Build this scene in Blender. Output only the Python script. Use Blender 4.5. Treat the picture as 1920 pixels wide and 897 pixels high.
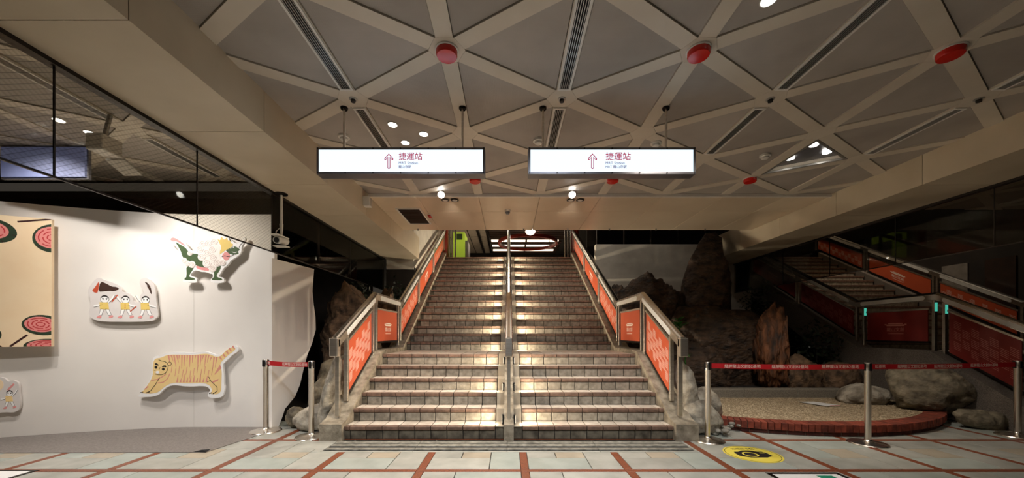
import bpy, bmesh, math, random
from mathutils import Vector, Matrix, noise

random.seed(7)
for o in list(bpy.data.objects):
    bpy.data.objects.remove(o, do_unlink=True)
scene = bpy.context.scene
COL = scene.collection
PI = math.pi

# ------------------------------------------------------------------ camera
EYE = 1.294
FPX = 690.0
cam_data = bpy.data.cameras.new('camera')
cam = bpy.data.objects.new('camera', cam_data)
COL.objects.link(cam)
cam.location = (0, 0, EYE)
cam.rotation_euler = (PI / 2, 0, 0)
cam_data.sensor_fit = 'HORIZONTAL'
cam_data.sensor_width = 36.0
cam_data.lens = FPX / 1920 * 36.0
cam_data.shift_x = 6 / 1920
cam_data.shift_y = 176.5 / 1920
cam_data.clip_start = 0.05
cam_data.clip_end = 100
scene.camera = cam

# ------------------------------------------------------------------ world, view
world = bpy.data.worlds.new('world')
scene.world = world
world.use_nodes = True
bg = world.node_tree.nodes['Background']
bg.inputs[0].default_value = (1.0, 0.86, 0.70, 1)
bg.inputs[1].default_value = 0.022
vs = scene.view_settings
vs.view_transform = 'Standard'
vs.look = 'None'
vs.exposure = 0.7
vs.gamma = 1.0
vs.use_curve_mapping = False

WARM = (1.0, 0.83, 0.63)
NEUTRAL = (1.0, 0.92, 0.82)
COOL = (0.78, 0.88, 1.0)


def spot(loc, target, watts, angle, color=NEUTRAL, blend=0.6, radius=0.05):
    d = bpy.data.lights.new('downlight_beam', 'SPOT')
    d.energy = watts
    d.color = color
    d.spot_size = math.radians(angle)
    d.spot_blend = blend
    d.shadow_soft_size = radius
    o = bpy.data.objects.new('downlight_beam', d)
    COL.objects.link(o)
    o.location = loc
    o.rotation_euler = (Vector(target) - Vector(loc)).to_track_quat('-Z', 'Y').to_euler()
    return o


# lamps of the hall (each one sits in a ceiling fitting built further down)
CEIL = 3.44
HALL_LAMPS = [  # fitting position, aim, watts, cone, colour
    ((-1.20, 3.80), (-1.1, 4.3, 0), 55, 100, WARM),
    ((-0.92, 3.98), (-0.2, 4.7, 0), 55, 100, WARM),
    ((-1.17, 4.16), (-1.5, 4.6, 0), 55, 100, WARM),
    ((1.68, 2.38), (1.5, 3.7, 0), 90, 95, NEUTRAL),
    ((0.60, 1.25), (0.3, 3.7, 0), 150, 90, COOL),
    ((-0.90, 1.25), (-1.2, 3.7, 0), 140, 90, COOL),
    ((3.40, 1.25), (4.6, 4.0, 0), 45, 65, NEUTRAL),  # unseen lamp added to brighten the right floor and planter
]
RECESS_LAMPS = [((3.54, 4.27), 45), ((3.52, 4.60), 45), ((3.84, 4.44), 45)]
for (x, y), tgt, w, a, c in HALL_LAMPS:
    spot((x, y, CEIL - 0.02), tgt, w, a, c)
for (x, y), w in RECESS_LAMPS:
    spot((x, y, CEIL + 0.02), (x + 0.9, y + 1.1, 0), w, 80, NEUTRAL)
# gallery lamps behind the left glass, washing the white wall; the last is added to brighten the ceiling
GALLERY_LAMPS = [((-5.03, 3.57), (-5.6, 4.8, 0.8), 65), ((-4.55, 3.72), (-4.2, 5.1, 0.5), 40),
                 ((-4.50, 3.95), (-3.6, 5.1, 0.6), 55), ((-4.60, 2.30), (-4.6, 2.9, 0.0), 110)]
for (x, y), tgt, w in GALLERY_LAMPS:
    spot((x, y, CEIL - 0.02), tgt, w * 1.1, 115, (1.0, 0.95, 0.90), 0.8)

# ------------------------------------------------------------------ materials


def lin(c):
    return tuple((v / 255 / 12.92) if v / 255 <= 0.04045 else ((v / 255 + 0.055) / 1.055) ** 2.4 for v in c)


MATS = {}


def mat(name, c1, c2=None, scale=8.0, rough=0.5, metal=0.0, bump=0.0, rnd=0.0, detail=4.0, spec=0.5,
        emit=None, estr=0.0, bscale=None, stretch=None, bdist=0.01):
    m = bpy.data.materials.new(name)
    m.use_nodes = True
    nt = m.node_tree
    b = nt.nodes['Principled BSDF']
    b.inputs['Roughness'].default_value = rough
    b.inputs['Metallic'].default_value = metal
    b.inputs['Specular IOR Level'].default_value = spec
    c1 = lin(c1)
    c2 = lin(c2) if c2 else tuple(v * 0.88 for v in c1)
    tc = nt.nodes.new('ShaderNodeTexCoord')
    src = tc.outputs['Object']
    if stretch:
        mp = nt.nodes.new('ShaderNodeMapping')
        mp.inputs['Scale'].default_value = stretch
        nt.links.new(src, mp.inputs[0])
        src = mp.outputs[0]
    n = nt.nodes.new('ShaderNodeTexNoise')
    n.inputs['Scale'].default_value = scale
    n.inputs['Detail'].default_value = detail
    oi = nt.nodes.new('ShaderNodeObjectInfo')
    add = nt.nodes.new('ShaderNodeVectorMath')
    add.operation = 'ADD'
    nt.links.new(src, add.inputs[0])
    mul = nt.nodes.new('ShaderNodeMath')
    mul.operation = 'MULTIPLY'
    mul.inputs[1].default_value = 37.0
    nt.links.new(oi.outputs['Random'], mul.inputs[0])
    nt.links.new(mul.outputs[0], add.inputs[1])
    nt.links.new(add.outputs[0], n.inputs['Vector'])
    r = nt.nodes.new('ShaderNodeValToRGB')
    r.color_ramp.elements[0].position = 0.3
    r.color_ramp.elements[1].position = 0.7
    r.color_ramp.elements[0].color = (*c2, 1)
    r.color_ramp.elements[1].color = (*c1, 1)
    nt.links.new(n.outputs[0], r.inputs[0])
    out = r.outputs[0]
    if rnd > 0:
        hsv = nt.nodes.new('ShaderNodeHueSaturation')
        mr = nt.nodes.new('ShaderNodeMapRange')
        mr.inputs['To Min'].default_value = 1 - rnd
        mr.inputs['To Max'].default_value = 1 + rnd
        nt.links.new(oi.outputs['Random'], mr.inputs[0])
        nt.links.new(mr.outputs[0], hsv.inputs['Value'])
        nt.links.new(out, hsv.inputs['Color'])
        out = hsv.outputs[0]
    nt.links.new(out, b.inputs['Base Color'])
    if bump > 0:
        bn = nt.nodes.new('ShaderNodeTexNoise')
        bn.inputs['Scale'].default_value = bscale or scale * 4
        bn.inputs['Detail'].default_value = 6
        nt.links.new(add.outputs[0], bn.inputs['Vector'])
        bp = nt.nodes.new('ShaderNodeBump')
        bp.inputs['Strength'].default_value = bump
        bp.inputs['Distance'].default_value = bdist
        nt.links.new(bn.outputs[0], bp.inputs['Height'])
        nt.links.new(bp.outputs[0], b.inputs['Normal'])
    if emit:
        b.inputs['Emission Color'].default_value = (*lin(emit), 1)
        b.inputs['Emission Strength'].default_value = estr
    MATS[name] = m
    return m


def perforated(name, c1, c2):
    m = mat(name, c1, c2, scale=1.6, rough=0.65, bump=0.0, rnd=0.05)
    nt = m.node_tree
    b = nt.nodes['Principled BSDF']
    tc = nt.nodes.new('ShaderNodeTexCoord')
    v = nt.nodes.new('ShaderNodeTexVoronoi')
    v.inputs['Scale'].default_value = 70
    v.inputs['Randomness'].default_value = 0.15
    nt.links.new(tc.outputs['Object'], v.inputs['Vector'])
    bp = nt.nodes.new('ShaderNodeBump')
    bp.inputs['Strength'].default_value = 0.35
    bp.inputs['Distance'].default_value = 0.004
    nt.links.new(v.outputs['Distance'], bp.inputs['Height'])
    nt.links.new(bp.outputs[0], b.inputs['Normal'])
    return m


def glass(name, tint, gloss, wires):
    m = bpy.data.materials.new(name)
    m.use_nodes = True
    nt = m.node_tree
    for n in list(nt.nodes):
        nt.nodes.remove(n)
    out = nt.nodes.new('ShaderNodeOutputMaterial')
    tr = nt.nodes.new('ShaderNodeBsdfTransparent')
    tr.inputs[0].default_value = (*tint, 1)
    gl = nt.nodes.new('ShaderNodeBsdfGlossy')
    gl.inputs['Roughness'].default_value = 0.02
    gl.inputs[0].default_value = (0.95, 0.97, 0.96, 1)
    fr = nt.nodes.new('ShaderNodeLayerWeight')
    fr.inputs[0].default_value = gloss
    mx = nt.nodes.new('ShaderNodeMixShader')
    nt.links.new(fr.outputs['Fresnel'], mx.inputs[0])
    nt.links.new(tr.outputs[0], mx.inputs[1])
    nt.links.new(gl.outputs[0], mx.inputs[2])
    last = mx.outputs[0]
    if wires:
        tc = nt.nodes.new('ShaderNodeTexCoord')
        dif = nt.nodes.new('ShaderNodeBsdfDiffuse')
        dif.inputs[0].default_value = (0.05, 0.04, 0.03, 1)
        facs = []
        for ang in (0.62, -0.62):
            mp = nt.nodes.new('ShaderNodeMapping')
            mp.inputs['Rotation'].default_value = (ang, 0, 0)
            nt.links.new(tc.outputs['Object'], mp.inputs[0])
            w = nt.nodes.new('ShaderNodeTexWave')
            w.bands_direction = 'Z'
            w.inputs['Scale'].default_value = 11.0
            nt.links.new(mp.outputs[0], w.inputs['Vector'])
            gt = nt.nodes.new('ShaderNodeMath')
            gt.operation = 'GREATER_THAN'
            gt.inputs[1].default_value = 0.985
            nt.links.new(w.outputs['Fac'], gt.inputs[0])
            facs.append(gt)
        mxm = nt.nodes.new('ShaderNodeMath')
        mxm.operation = 'MAXIMUM'
        nt.links.new(facs[0].outputs[0], mxm.inputs[0])
        nt.links.new(facs[1].outputs[0], mxm.inputs[1])
        sc = nt.nodes.new('ShaderNodeMath')
        sc.operation = 'MULTIPLY'
        sc.inputs[1].default_value = 0.35
        nt.links.new(mxm.outputs[0], sc.inputs[0])
        m2 = nt.nodes.new('ShaderNodeMixShader')
        nt.links.new(sc.outputs[0], m2.inputs[0])
        nt.links.new(last, m2.inputs[1])
        nt.links.new(dif.outputs[0], m2.inputs[2])
        last = m2.outputs[0]
    nt.links.new(last, out.inputs[0])
    MATS[name] = m
    return m


def glow(name, color, strength):
    m = bpy.data.materials.new(name)
    m.use_nodes = True
    nt = m.node_tree
    for n in list(nt.nodes):
        nt.nodes.remove(n)
    out = nt.nodes.new('ShaderNodeOutputMaterial')
    e = nt.nodes.new('ShaderNodeEmission')
    e.inputs[0].default_value = (*color, 1)
    e.inputs[1].default_value = strength
    nt.links.new(e.outputs[0], out.inputs[0])
    MATS[name] = m
    return m


perforated('ceil_panel', (178, 170, 162), (156, 148, 140))
mat('ceil_rib', (214, 204, 188), (202, 191, 175), scale=2, rough=0.5, rnd=0.03)
mat('beam', (206, 192, 168), (190, 175, 150), scale=1.5, rough=0.42, rnd=0.03)
mat('soffit', (222, 204, 178), (210, 190, 164), scale=1.2, rough=0.28, rnd=0.03)
mat('dark_gap', (20, 18, 16), (12, 10, 9), rough=0.9)
mat('dark_wall', (46, 36, 28), (30, 24, 19), scale=3, rough=0.7)
mat('slab', (120, 110, 98), (100, 92, 82), scale=3, rough=0.8)
mat('white_wall', (240, 234, 226), (232, 225, 217), scale=1.3, rough=0.6)
mat('off_white', (206, 198, 184), (180, 172, 158), scale=3, rough=0.7, bump=0.1)
mat('white_paint', (230, 226, 220), (220, 215, 208), rough=0.45)
mat('floor_tile', (178, 176, 166), (154, 153, 143), scale=5, rough=0.38, bump=0.05, rnd=0.07, bscale=60)
mat('floor_tile_pink', (180, 168, 148), (164, 152, 133), scale=5, rough=0.4, bump=0.05, rnd=0.06, bscale=60)
mat('floor_tile_green', (172, 177, 168), (154, 159, 150), scale=5, rough=0.38, bump=0.05, rnd=0.05, bscale=60)
mat('red_granite', (150, 84, 54), (98, 50, 32), scale=90, rough=0.42, detail=2, rnd=0.06)
mat('drain_stone', (150, 146, 134), (98, 94, 84), scale=14, rough=0.7, bump=0.3, rnd=0.08)
mat('grout', (56, 50, 44), (40, 36, 31), scale=30, rough=0.9)
mat('carpet', (138, 130, 124), (118, 110, 104), scale=60, rough=0.95, bump=0.4, bscale=300)
mat('riser_tile', (168, 158, 142), (120, 112, 98), scale=14, rough=0.55, bump=0.35, rnd=0.13, bscale=45)
mat('riser_worn', (128, 118, 100), (62, 55, 44), scale=9, rough=0.6, bump=0.4, rnd=0.14, bscale=40)
mat('nosing', (130, 102, 86), (94, 73, 61), scale=16, rough=0.5, bump=0.15, rnd=0.12)
mat('tread_tile', (214, 203, 188), (184, 171, 156), scale=10, rough=0.5, bump=0.15, rnd=0.09)
mat('concrete', (168, 156, 136), (112, 101, 84), scale=11, rough=0.8, bump=0.5, bscale=60)
mat('concrete_dark', (112, 102, 86), (58, 50, 40), scale=12, rough=0.85, bump=0.5, bscale=60)
mat('washed_stone', (126, 116, 106), (84, 76, 68), scale=110, rough=0.85, bump=0.7, detail=2, bscale=130)
mat('step_cover', (196, 184, 164), (182, 170, 150), rough=0.35, metal=0.0)
mat('steel', (236, 229, 219), (224, 216, 205), scale=3, rough=0.26, metal=1.0)
mat('steel_brushed', (230, 221, 208), (212, 202, 188), scale=4, rough=0.34, metal=1.0, stretch=(1, 1, 12))
mat('dark_steel', (52, 46, 42), (38, 34, 31), rough=0.35, metal=0.8)
mat('rail_plate', (220, 218, 212), (206, 204, 198), rough=0.4)
mat('maroon', (128, 30, 24), (116, 26, 20), scale=3, rough=0.45)
mat('print_faint', (190, 120, 108), (184, 112, 100), rough=0.6)
mat('orange', (204, 92, 56), (196, 84, 50), scale=3, rough=0.38)
mat('print_white', (240, 226, 212), (236, 220, 206), rough=0.5)
mat('black_plastic', (24, 22, 21), (18, 16, 15), rough=0.4)
mat('grey_metal', (128, 126, 130), (112, 110, 114), rough=0.35, metal=0.6)
mat('alu', (190, 188, 184), (176, 174, 170), rough=0.35, metal=0.7)
mat('white_plastic', (226, 222, 214), (216, 212, 204), rough=0.4)
mat('red_dome', (214, 34, 22), (196, 26, 18), rough=0.22, spec=0.6)


mat('belt_red', (196, 24, 34), (184, 20, 28), rough=0.55)
mat('brick_red', (150, 70, 48), (100, 42, 28), scale=14, rough=0.75, bump=0.3, rnd=0.22, bscale=50)
mat('brick_dark', (92, 40, 28), (54, 24, 18), scale=14, rough=0.8, bump=0.3, rnd=0.2)
mat('mortar', (120, 104, 88), (92, 78, 66), scale=20, rough=0.9)
mat('kerb', (150, 142, 128), (112, 104, 92), scale=60, rough=0.8, bump=0.3, detail=3)
mat('gravel', (190, 170, 136), (120, 100, 74), scale=70, rough=0.8, bump=0.8, detail=1)
mat('pebble', (206, 188, 156), (150, 128, 98), scale=26, rough=0.6, detail=1)
mat('pebble_grey', (170, 164, 152), (110, 104, 94), scale=6, rough=0.6)
mat('boulder', (196, 186, 168), (104, 94, 80), scale=7, rough=0.8, bump=0.9, bscale=16, bdist=0.03, detail=8)
mat('boulder_dark', (150, 138, 114), (64, 56, 44), scale=8, rough=0.75, bump=0.9, bscale=16, bdist=0.03, detail=8)
mat('rock_brown', (138, 108, 80), (44, 32, 24), scale=8, rough=0.75, bump=1.0, bscale=14, bdist=0.05, detail=8)
mat('driftwood', (92, 70, 52), (20, 15, 12), scale=6, rough=0.6, bump=1.0, bscale=10, bdist=0.06, detail=8, stretch=(1, 1, 1.8))
mat('driftwood_orange', (140, 88, 52), (40, 26, 18), scale=6, rough=0.6, bump=1.0, bscale=12, bdist=0.05, detail=8, stretch=(2, 2, 0.5))
mat('soil', (40, 32, 26), (24, 19, 15), scale=12, rough=0.95, bump=0.5)
mat('leaf', (64, 130, 50), (36, 92, 32), scale=6, rough=0.4)
mat('leaf_dark', (36, 52, 28), (20, 30, 16), scale=6, rough=0.45, rnd=0.3)
mat('bin_green', (92, 104, 98), (80, 92, 86), rough=0.5)
mat('paper', (236, 234, 230), (230, 228, 224), rough=0.6)
mat('lime', (172, 196, 62), (164, 188, 54), scale=2, rough=0.4, emit=(172, 196, 62), estr=0.25)
mat('column_red', (150, 50, 32), (128, 40, 26), rough=0.4)
mat('wood_slat', (58, 36, 24), (40, 25, 17), scale=6, rough=0.5)
mat('ceil_dark_tile', (142, 134, 124), (124, 116, 106), rough=0.6)
mat('blue_reflection', (132, 140, 176), (120, 128, 164), rough=0.5, emit=(110, 120, 170), estr=0.12)  # tint and faint glow paint a reflection in the glass
mat('yellow', (246, 226, 96), (240, 218, 88), rough=0.45)
mat('ink', (42, 34, 32), (36, 29, 27), rough=0.6)
mat('poster_green', (40, 140, 108), (34, 128, 98), rough=0.5)
mat('canvas', (250, 224, 186), (246, 216, 176), scale=4, rough=0.7)
mat('leaf_print', (48, 66, 44), (40, 56, 38), scale=14, rough=0.6)
mat('cake_pink', (236, 150, 142), (232, 140, 134), rough=0.6)
mat('cake_red', (196, 60, 62), (190, 52, 56), rough=0.6)
mat('twig', (60, 26, 22), (50, 20, 18), rough=0.6)
mat('tiger_yellow', (246, 214, 150), (243, 208, 142), rough=0.6)
mat('tiger_pink', (228, 156, 138), (224, 148, 132), rough=0.6)
mat('art_green', (72, 94, 54), (64, 86, 48), rough=0.6)
mat('art_cream', (250, 243, 235), (247, 239, 230), rough=0.6)
mat('art_line', (228, 204, 196), (222, 198, 190), rough=0.6)
mat('art_yellow', (236, 206, 116), (230, 198, 106), rough=0.6)
mat('art_pink', (232, 156, 152), (226, 148, 144), rough=0.6)
mat('art_brown', (66, 40, 28), (58, 34, 24), rough=0.6)
mat('art_orange', (200, 84, 52), (190, 76, 46), rough=0.6)
mat('art_board', (226, 219, 214), (220, 212, 207), rough=0.6)
mat('art_white', (250, 248, 245), (246, 243, 240), rough=0.6)
glass('wired_glass', (0.90, 0.88, 0.83), 0.10, True)
glass('clear_glass', (0.62, 0.58, 0.52), 0.16, False)
glass('dark_glass', (0.25, 0.22, 0.2), 0.2, False)
glow('sign_face', (0.72, 0.87, 1.0), 0.85)
glow('sign_red', (0.36, 0.035, 0.075), 0.75)
glow('sign_grey', (0.16, 0.13, 0.22), 0.75)
glow('lamp_white', (1.0, 0.95, 0.86), 6.0)
glow('lamp_bright', (1.0, 0.95, 0.88), 25.0)
glow('lamp_warm', (1.0, 0.80, 0.55), 2.2)
glow('strip_warm', (1.0, 0.82, 0.60), 1.6)
glow('step_lamp_face', (1.0, 0.88, 0.66), 3.0)
glow('green_led', (0.10, 0.75, 0.55), 0.35)

# ------------------------------------------------------------------ object helpers
WLOC = {}


def set_mat(me, m):
    me.materials.clear()
    me.materials.append(MATS[m] if isinstance(m, str) else m)


def mesh(name, verts, faces, m, recalc=True, smooth=False):
    me = bpy.data.meshes.new(name)
    me.from_pydata([tuple(v) for v in verts], [], faces)
    if recalc:
        bm = bmesh.new()
        bm.from_mesh(me)
        bmesh.ops.recalc_face_normals(bm, faces=bm.faces)
        bm.to_mesh(me)
        bm.free()
    if smooth:
        me.polygons.foreach_set('use_smooth', [True] * len(me.polygons))
    set_mat(me, m)
    return me


def obj(name, me, parent=None, at=None, local=None, rot=None):
    """at = world position (unrotated parents); local = position in the parent's own frame."""
    o = bpy.data.objects.new(name, me)
    COL.objects.link(o)
    if parent is not None:
        o.parent = parent
    if local is not None:
        o.location = local
    else:
        w = Vector(at) if at is not None else Vector((0, 0, 0))
        WLOC[o.name] = w
        o.location = w - WLOC[parent.name] if parent is not None else w
    if local is not None:
        WLOC[o.name] = Vector(local) + (WLOC[parent.name] if parent is not None else Vector((0, 0, 0)))
    if rot is not None:
        o.rotation_euler = rot
    return o


def tag(o, label=None, cat=None, group=None, kind=None):
    if label:
        o['label'] = label
    if cat:
        o['category'] = cat
    if group:
        o['group'] = group
    if kind:
        o['kind'] = kind
    return o


def thing(name, label, cat, at=(0, 0, 0), rotz=0.0, group=None):
    o = bpy.data.objects.new(name, None)
    COL.objects.link(o)
    o.empty_display_size = 0.1
    o.location = at
    o.rotation_euler = (0, 0, rotz)
    WLOC[o.name] = Vector(at)
    return tag(o, label, cat, group)


def struct(o, label=None):
    o['kind'] = 'structure'
    if label:
        o['label'] = label
    return o


class MB:
    """collects geometry for one mesh"""

    def __init__(s):
        s.v = []
        s.f = []

    def add(s, verts, faces):
        n = len(s.v)
        s.v += [tuple(v) for v in verts]
        s.f += [tuple(i + n for i in f) for f in faces]
        return s

    def box(s, x0, x1, y0, y1, z0, z1):
        return s.add([(x0, y0, z0), (x1, y0, z0), (x1, y1, z0), (x0, y1, z0),
                      (x0, y0, z1), (x1, y0, z1), (x1, y1, z1), (x0, y1, z1)],
                     [(0, 3, 2, 1), (4, 5, 6, 7), (0, 1, 5, 4), (1, 2, 6, 5), (2, 3, 7, 6), (3, 0, 4, 7)])

    def prism(s, pts, a, b, axes='yzx'):
        """polygon pts in the first two axes, extruded a..b along the third"""
        n = len(pts)
        ia, ib, ic = ('xyz'.index(c) for c in axes)

        def mk(p, e):
            r = [0, 0, 0]
            r[ia], r[ib], r[ic] = p[0], p[1], e
            return r
        v = [mk(p, a) for p in pts] + [mk(p, b) for p in pts]
        f = [tuple(range(n))[::-1], tuple(range(n, 2 * n))]
        f += [(i, (i + 1) % n, n + (i + 1) % n, n + i) for i in range(n)]
        return s.add(v, f)

    def tube(s, pts, rad, n=10, cap=True):
        pts = [Vector(p) for p in pts]
        rads = rad if isinstance(rad, (list, tuple)) else [rad] * len(pts)
        base = len(s.v)
        for i, p in enumerate(pts):
            d = (pts[min(i + 1, len(pts) - 1)] - pts[max(i - 1, 0)]).normalized()
            up = Vector((0, 0, 1)) if abs(d.z) < 0.9 else Vector((0, 1, 0))
            a = d.cross(up).normalized()
            b = d.cross(a).normalized()
            for k in range(n):
                t = 2 * PI * k / n
                s.v.append(tuple(p + (a * math.cos(t) + b * math.sin(t)) * rads[i]))
        for i in range(len(pts) - 1):
            for k in range(n):
                s.f.append((base + i * n + k, base + i * n + (k + 1) % n,
                            base + (i + 1) * n + (k + 1) % n, base + (i + 1) * n + k))
        if cap:
            s.f.append(tuple(base + k for k in range(n))[::-1])
            s.f.append(tuple(base + (len(pts) - 1) * n + k for k in range(n)))
        return s

    def lathe(s, prof, n=24, center=(0, 0, 0)):
        base = len(s.v)
        cx, cy, cz = center
        for r, z in prof:
            for k in range(n):
                t = 2 * PI * k / n
                s.v.append((cx + r * math.cos(t), cy + r * math.sin(t), cz + z))
        for i in range(len(prof) - 1):
            for k in range(n):
                s.f.append((base + i * n + k, base + i * n + (k + 1) % n,
                            base + (i + 1) * n + (k + 1) % n, base + (i + 1) * n + k))
        if prof[0][0] > 1e-5:
            s.f.append(tuple(base + k for k in range(n))[::-1])
        if prof[-1][0] > 1e-5:
            s.f.append(tuple(base + (len(prof) - 1) * n + k for k in range(n)))
        return s

    def mesh(s, name, m, smooth=False, bevel=0.0):
        me = bpy.data.meshes.new(name)
        me.from_pydata(s.v, [], s.f)
        bm = bmesh.new()
        bm.from_mesh(me)
        bmesh.ops.remove_doubles(bm, verts=bm.verts, dist=1e-6) if smooth else None
        bmesh.ops.recalc_face_normals(bm, faces=bm.faces)
        if bevel > 0:
            bmesh.ops.bevel(bm, geom=list(bm.edges), offset=bevel, segments=1, affect='EDGES', profile=0.5)
        bm.to_mesh(me)
        bm.free()
        if smooth:
            me.polygons.foreach_set('use_smooth', [True] * len(me.polygons))
            try:
                me.set_sharp_from_angle(angle=math.radians(40))
            except Exception:
                pass
        set_mat(me, m)
        return me


TILES = {}


def tile_mesh(w, h, th, ch, axis, m):
    """chamfered tile, back face centred on the origin; axis: 'riser' faces -Y, 'floor' +Z, 'ceil' -Z"""
    key = (round(w, 4), round(h, 4), th, ch, axis, m)
    if key in TILES:
        return TILES[key]
    v = []
    for n, ins in ((0, 0), (th - ch, 0), (th, ch)):
        for su, sv in ((-1, -1), (1, -1), (1, 1), (-1, 1)):
            u, q = su * (w / 2 - ins), sv * (h / 2 - ins)
            v.append({'riser': (u, -n, q), 'floor': (u, q, n), 'ceil': (u, q, -n)}[axis])
    f = [(3, 2, 1, 0), (8, 9, 10, 11)]
    for r in (0, 4):
        for k in range(4):
            f.append((r + k, r + (k + 1) % 4, r + 4 + (k + 1) % 4, r + 4 + k))
    TILES[key] = mesh('tile', v, f, m)
    return TILES[key]


def clip_poly(poly, xmin, xmax, ymin, ymax):
    def cl(p, ins, inter):
        out = []
        for i in range(len(p)):
            a, b = p[i], p[(i + 1) % len(p)]
            ia, ib = ins(a), ins(b)
            if ia:
                out.append(a)
            if ia != ib:
                out.append(inter(a, b))
        return out

    def ix(x):
        return lambda a, b: (x, a[1] + (b[1] - a[1]) * (x - a[0]) / (b[0] - a[0]))

    def iy(y):
        return lambda a, b: (a[0] + (b[0] - a[0]) * (y - a[1]) / (b[1] - a[1]), y)
    for ins, inter in ((lambda p: p[0] >= xmin, ix(xmin)), (lambda p: p[0] <= xmax, ix(xmax)),
                       (lambda p: p[1] >= ymin, iy(ymin)), (lambda p: p[1] <= ymax, iy(ymax))):
        poly = cl(poly, ins, inter)
        if len(poly) < 3:
            return []
    return poly


def text_mesh(body, size, m, align='LEFT', thick=0.0006, bold=0.0):
    cu = bpy.data.curves.new('lettering', 'FONT')
    cu.body = body
    cu.size = size
    cu.align_x = align
    cu.align_y = 'CENTER'
    cu.extrude = thick
    cu.resolution_u = 3
    cu.offset = size * bold
    t = bpy.data.objects.new('lettering', cu)
    COL.objects.link(t)
    bpy.context.view_layer.update()
    dg = bpy.context.evaluated_depsgraph_get()
    me = bpy.data.meshes.new_from_object(t.evaluated_get(dg))
    bpy.data.objects.remove(t, do_unlink=True)
    bpy.data.curves.remove(cu)
    set_mat(me, m)
    return me


def thicken(me, d):
    """heavier lettering: the same outlines again, shifted by d"""
    vs_ = [v.co.copy() for v in me.vertices]
    fs_ = [tuple(p.vertices) for p in me.polygons]
    m = me.materials[0]
    mb = MB()
    for dx, dy, dz in ((0, 0, 0), (d, 0, -0.0001), (0, d, -0.0002)):
        mb.add([(v.x + dx, v.y + dy, v.z + dz) for v in vs_], fs_)
    out = bpy.data.meshes.new('lettering')
    out.from_pydata(mb.v, [], mb.f)
    set_mat(out, m)
    return out


def turn(me, M):
    me.transform(M)
    return me


UPRIGHT = Matrix.Rotation(PI / 2, 4, 'X')   # text plane XY -> XZ, facing -Y

# ================================================================== FLOOR
RISE, GO = 0.16, 0.2713
Y1, NLOW, LAND, NUP = 4.46, 6, 1.388, 17
YL = Y1 + (NLOW - 1) * GO          # landing front edge
YB = YL + LAND                     # first nosing of the upper flight
YTOP = YB + (NUP - 1) * GO

floor = struct(obj('floor', MB().box(-10, 13, -4, 14, -0.12, -0.014).mesh('floor', 'grout')),
               'hall floor of pale stone tiles divided by red granite strips')
SX0, SXP = 0.153, 0.985            # strip grid
SY0, SYP = 3.465, 0.989
SW = 0.075
TH = 0.014


def floor_piece(name, x0, x1, y0, y1, m, gap=0.004):
    w, h = x1 - x0 - 2 * gap, y1 - y0 - 2 * gap
    if w < 0.01 or h < 0.01:
        return
    obj(name, tile_mesh(w, h, TH, 0.002, 'floor', m), floor, at=((x0 + x1) / 2, (y0 + y1) / 2, -TH))


DR0, DR1 = -2.05, 2.05             # drain in front of the stairs
for i in range(-8, 9):
    xs = SX0 + i * SXP
    for j in (-1, 0, 1):
        ys = SY0 + j * SYP
        yend = ys + SYP - SW / 2
        floor_piece('granite_strip', xs - SW / 2, xs + SW / 2, ys + SW / 2, yend if not (j == 0 and DR0 < xs < DR1) else 4.0,
                    'red_granite', 0.001)
        if not (j == 1 and -2.2 < xs < 1.3):
            pass
        floor_piece('granite_strip', xs - SW / 2, xs + SXP - SW / 2, ys - SW / 2, ys + SW / 2, 'red_granite', 0.001)
        # pinwheel of four long slabs round a small square
        a0, b0 = xs + SW / 2, ys + SW / 2
        ux, uy = (SXP - SW) / 3, (SYP - SW) / 3
        slabs = [(0, 2, 0, 1, 0), (2, 3, 0, 2, 0), (1, 3, 2, 3, 0), (0, 1, 1, 3, 0), (1, 2, 1, 2, 1)]
        for (p, q, r, s, ctr) in slabs:
            x0, x1, y0, y1 = a0 + p * ux, a0 + q * ux, b0 + r * uy, b0 + s * uy
            if j == 0 and x1 > DR0 - 0.2 and x0 < DR1 + 0.1:
                if y1 > 4.0:
                    for xa_, xb_ in ((x0, min(x1, DR0)), (max(x0, DR1), x1)):
                        if xb_ - xa_ > 0.03:
                            floor_piece('floor_slab', xa_, xb_, max(y0, 4.0), y1, 'floor_tile')
                y1 = min(y1, 4.0)
            if j == 1:
                if x0 < -2.28 < x1:
                    x1 = -2.28
                if x0 < 2.28 < x1:
                    x0 = 2.28
                if x0 > -2.3 and x1 < 2.3:
                    continue
            if y1 - y0 < 0.05:
                continue
            m = 'floor_tile_pink' if ctr else random.choice(['floor_tile', 'floor_tile', 'floor_tile_green'])
            floor_piece('floor_slab', x0, x1, y0, y1, m)
# slotted drain stones in front of the first riser
for k, (y0, y1) in enumerate([(4.0, 4.035), (4.085, 4.15), (4.21, 4.30), (4.32, 4.46)]):
    for a, b in ((-2.05, -1.05), (-1.05, -0.02), (-0.02, 1.0), (1.0, 2.05)):
        floor_piece('drain_stone', a, b, y0, y1, 'drain_stone' if k else 'floor_tile', 0.002)

# plain floor behind the viewer
floor_piece('floor_slab', -9.5, 12.5, -3.9, SY0 - SYP - SW / 2, 'floor_tile')

# ================================================================== CEILING
ceiling = struct(obj('ceiling', MB().box(-9, 12, -4, 5.70, 3.62, 3.80).mesh('ceiling', 'slab')),
                 'ceiling of cream ribs and grey perforated triangular panels')
CX0, CXP = -0.47, 0.955
CYA, CYP = 2.79, 1.16


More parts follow.
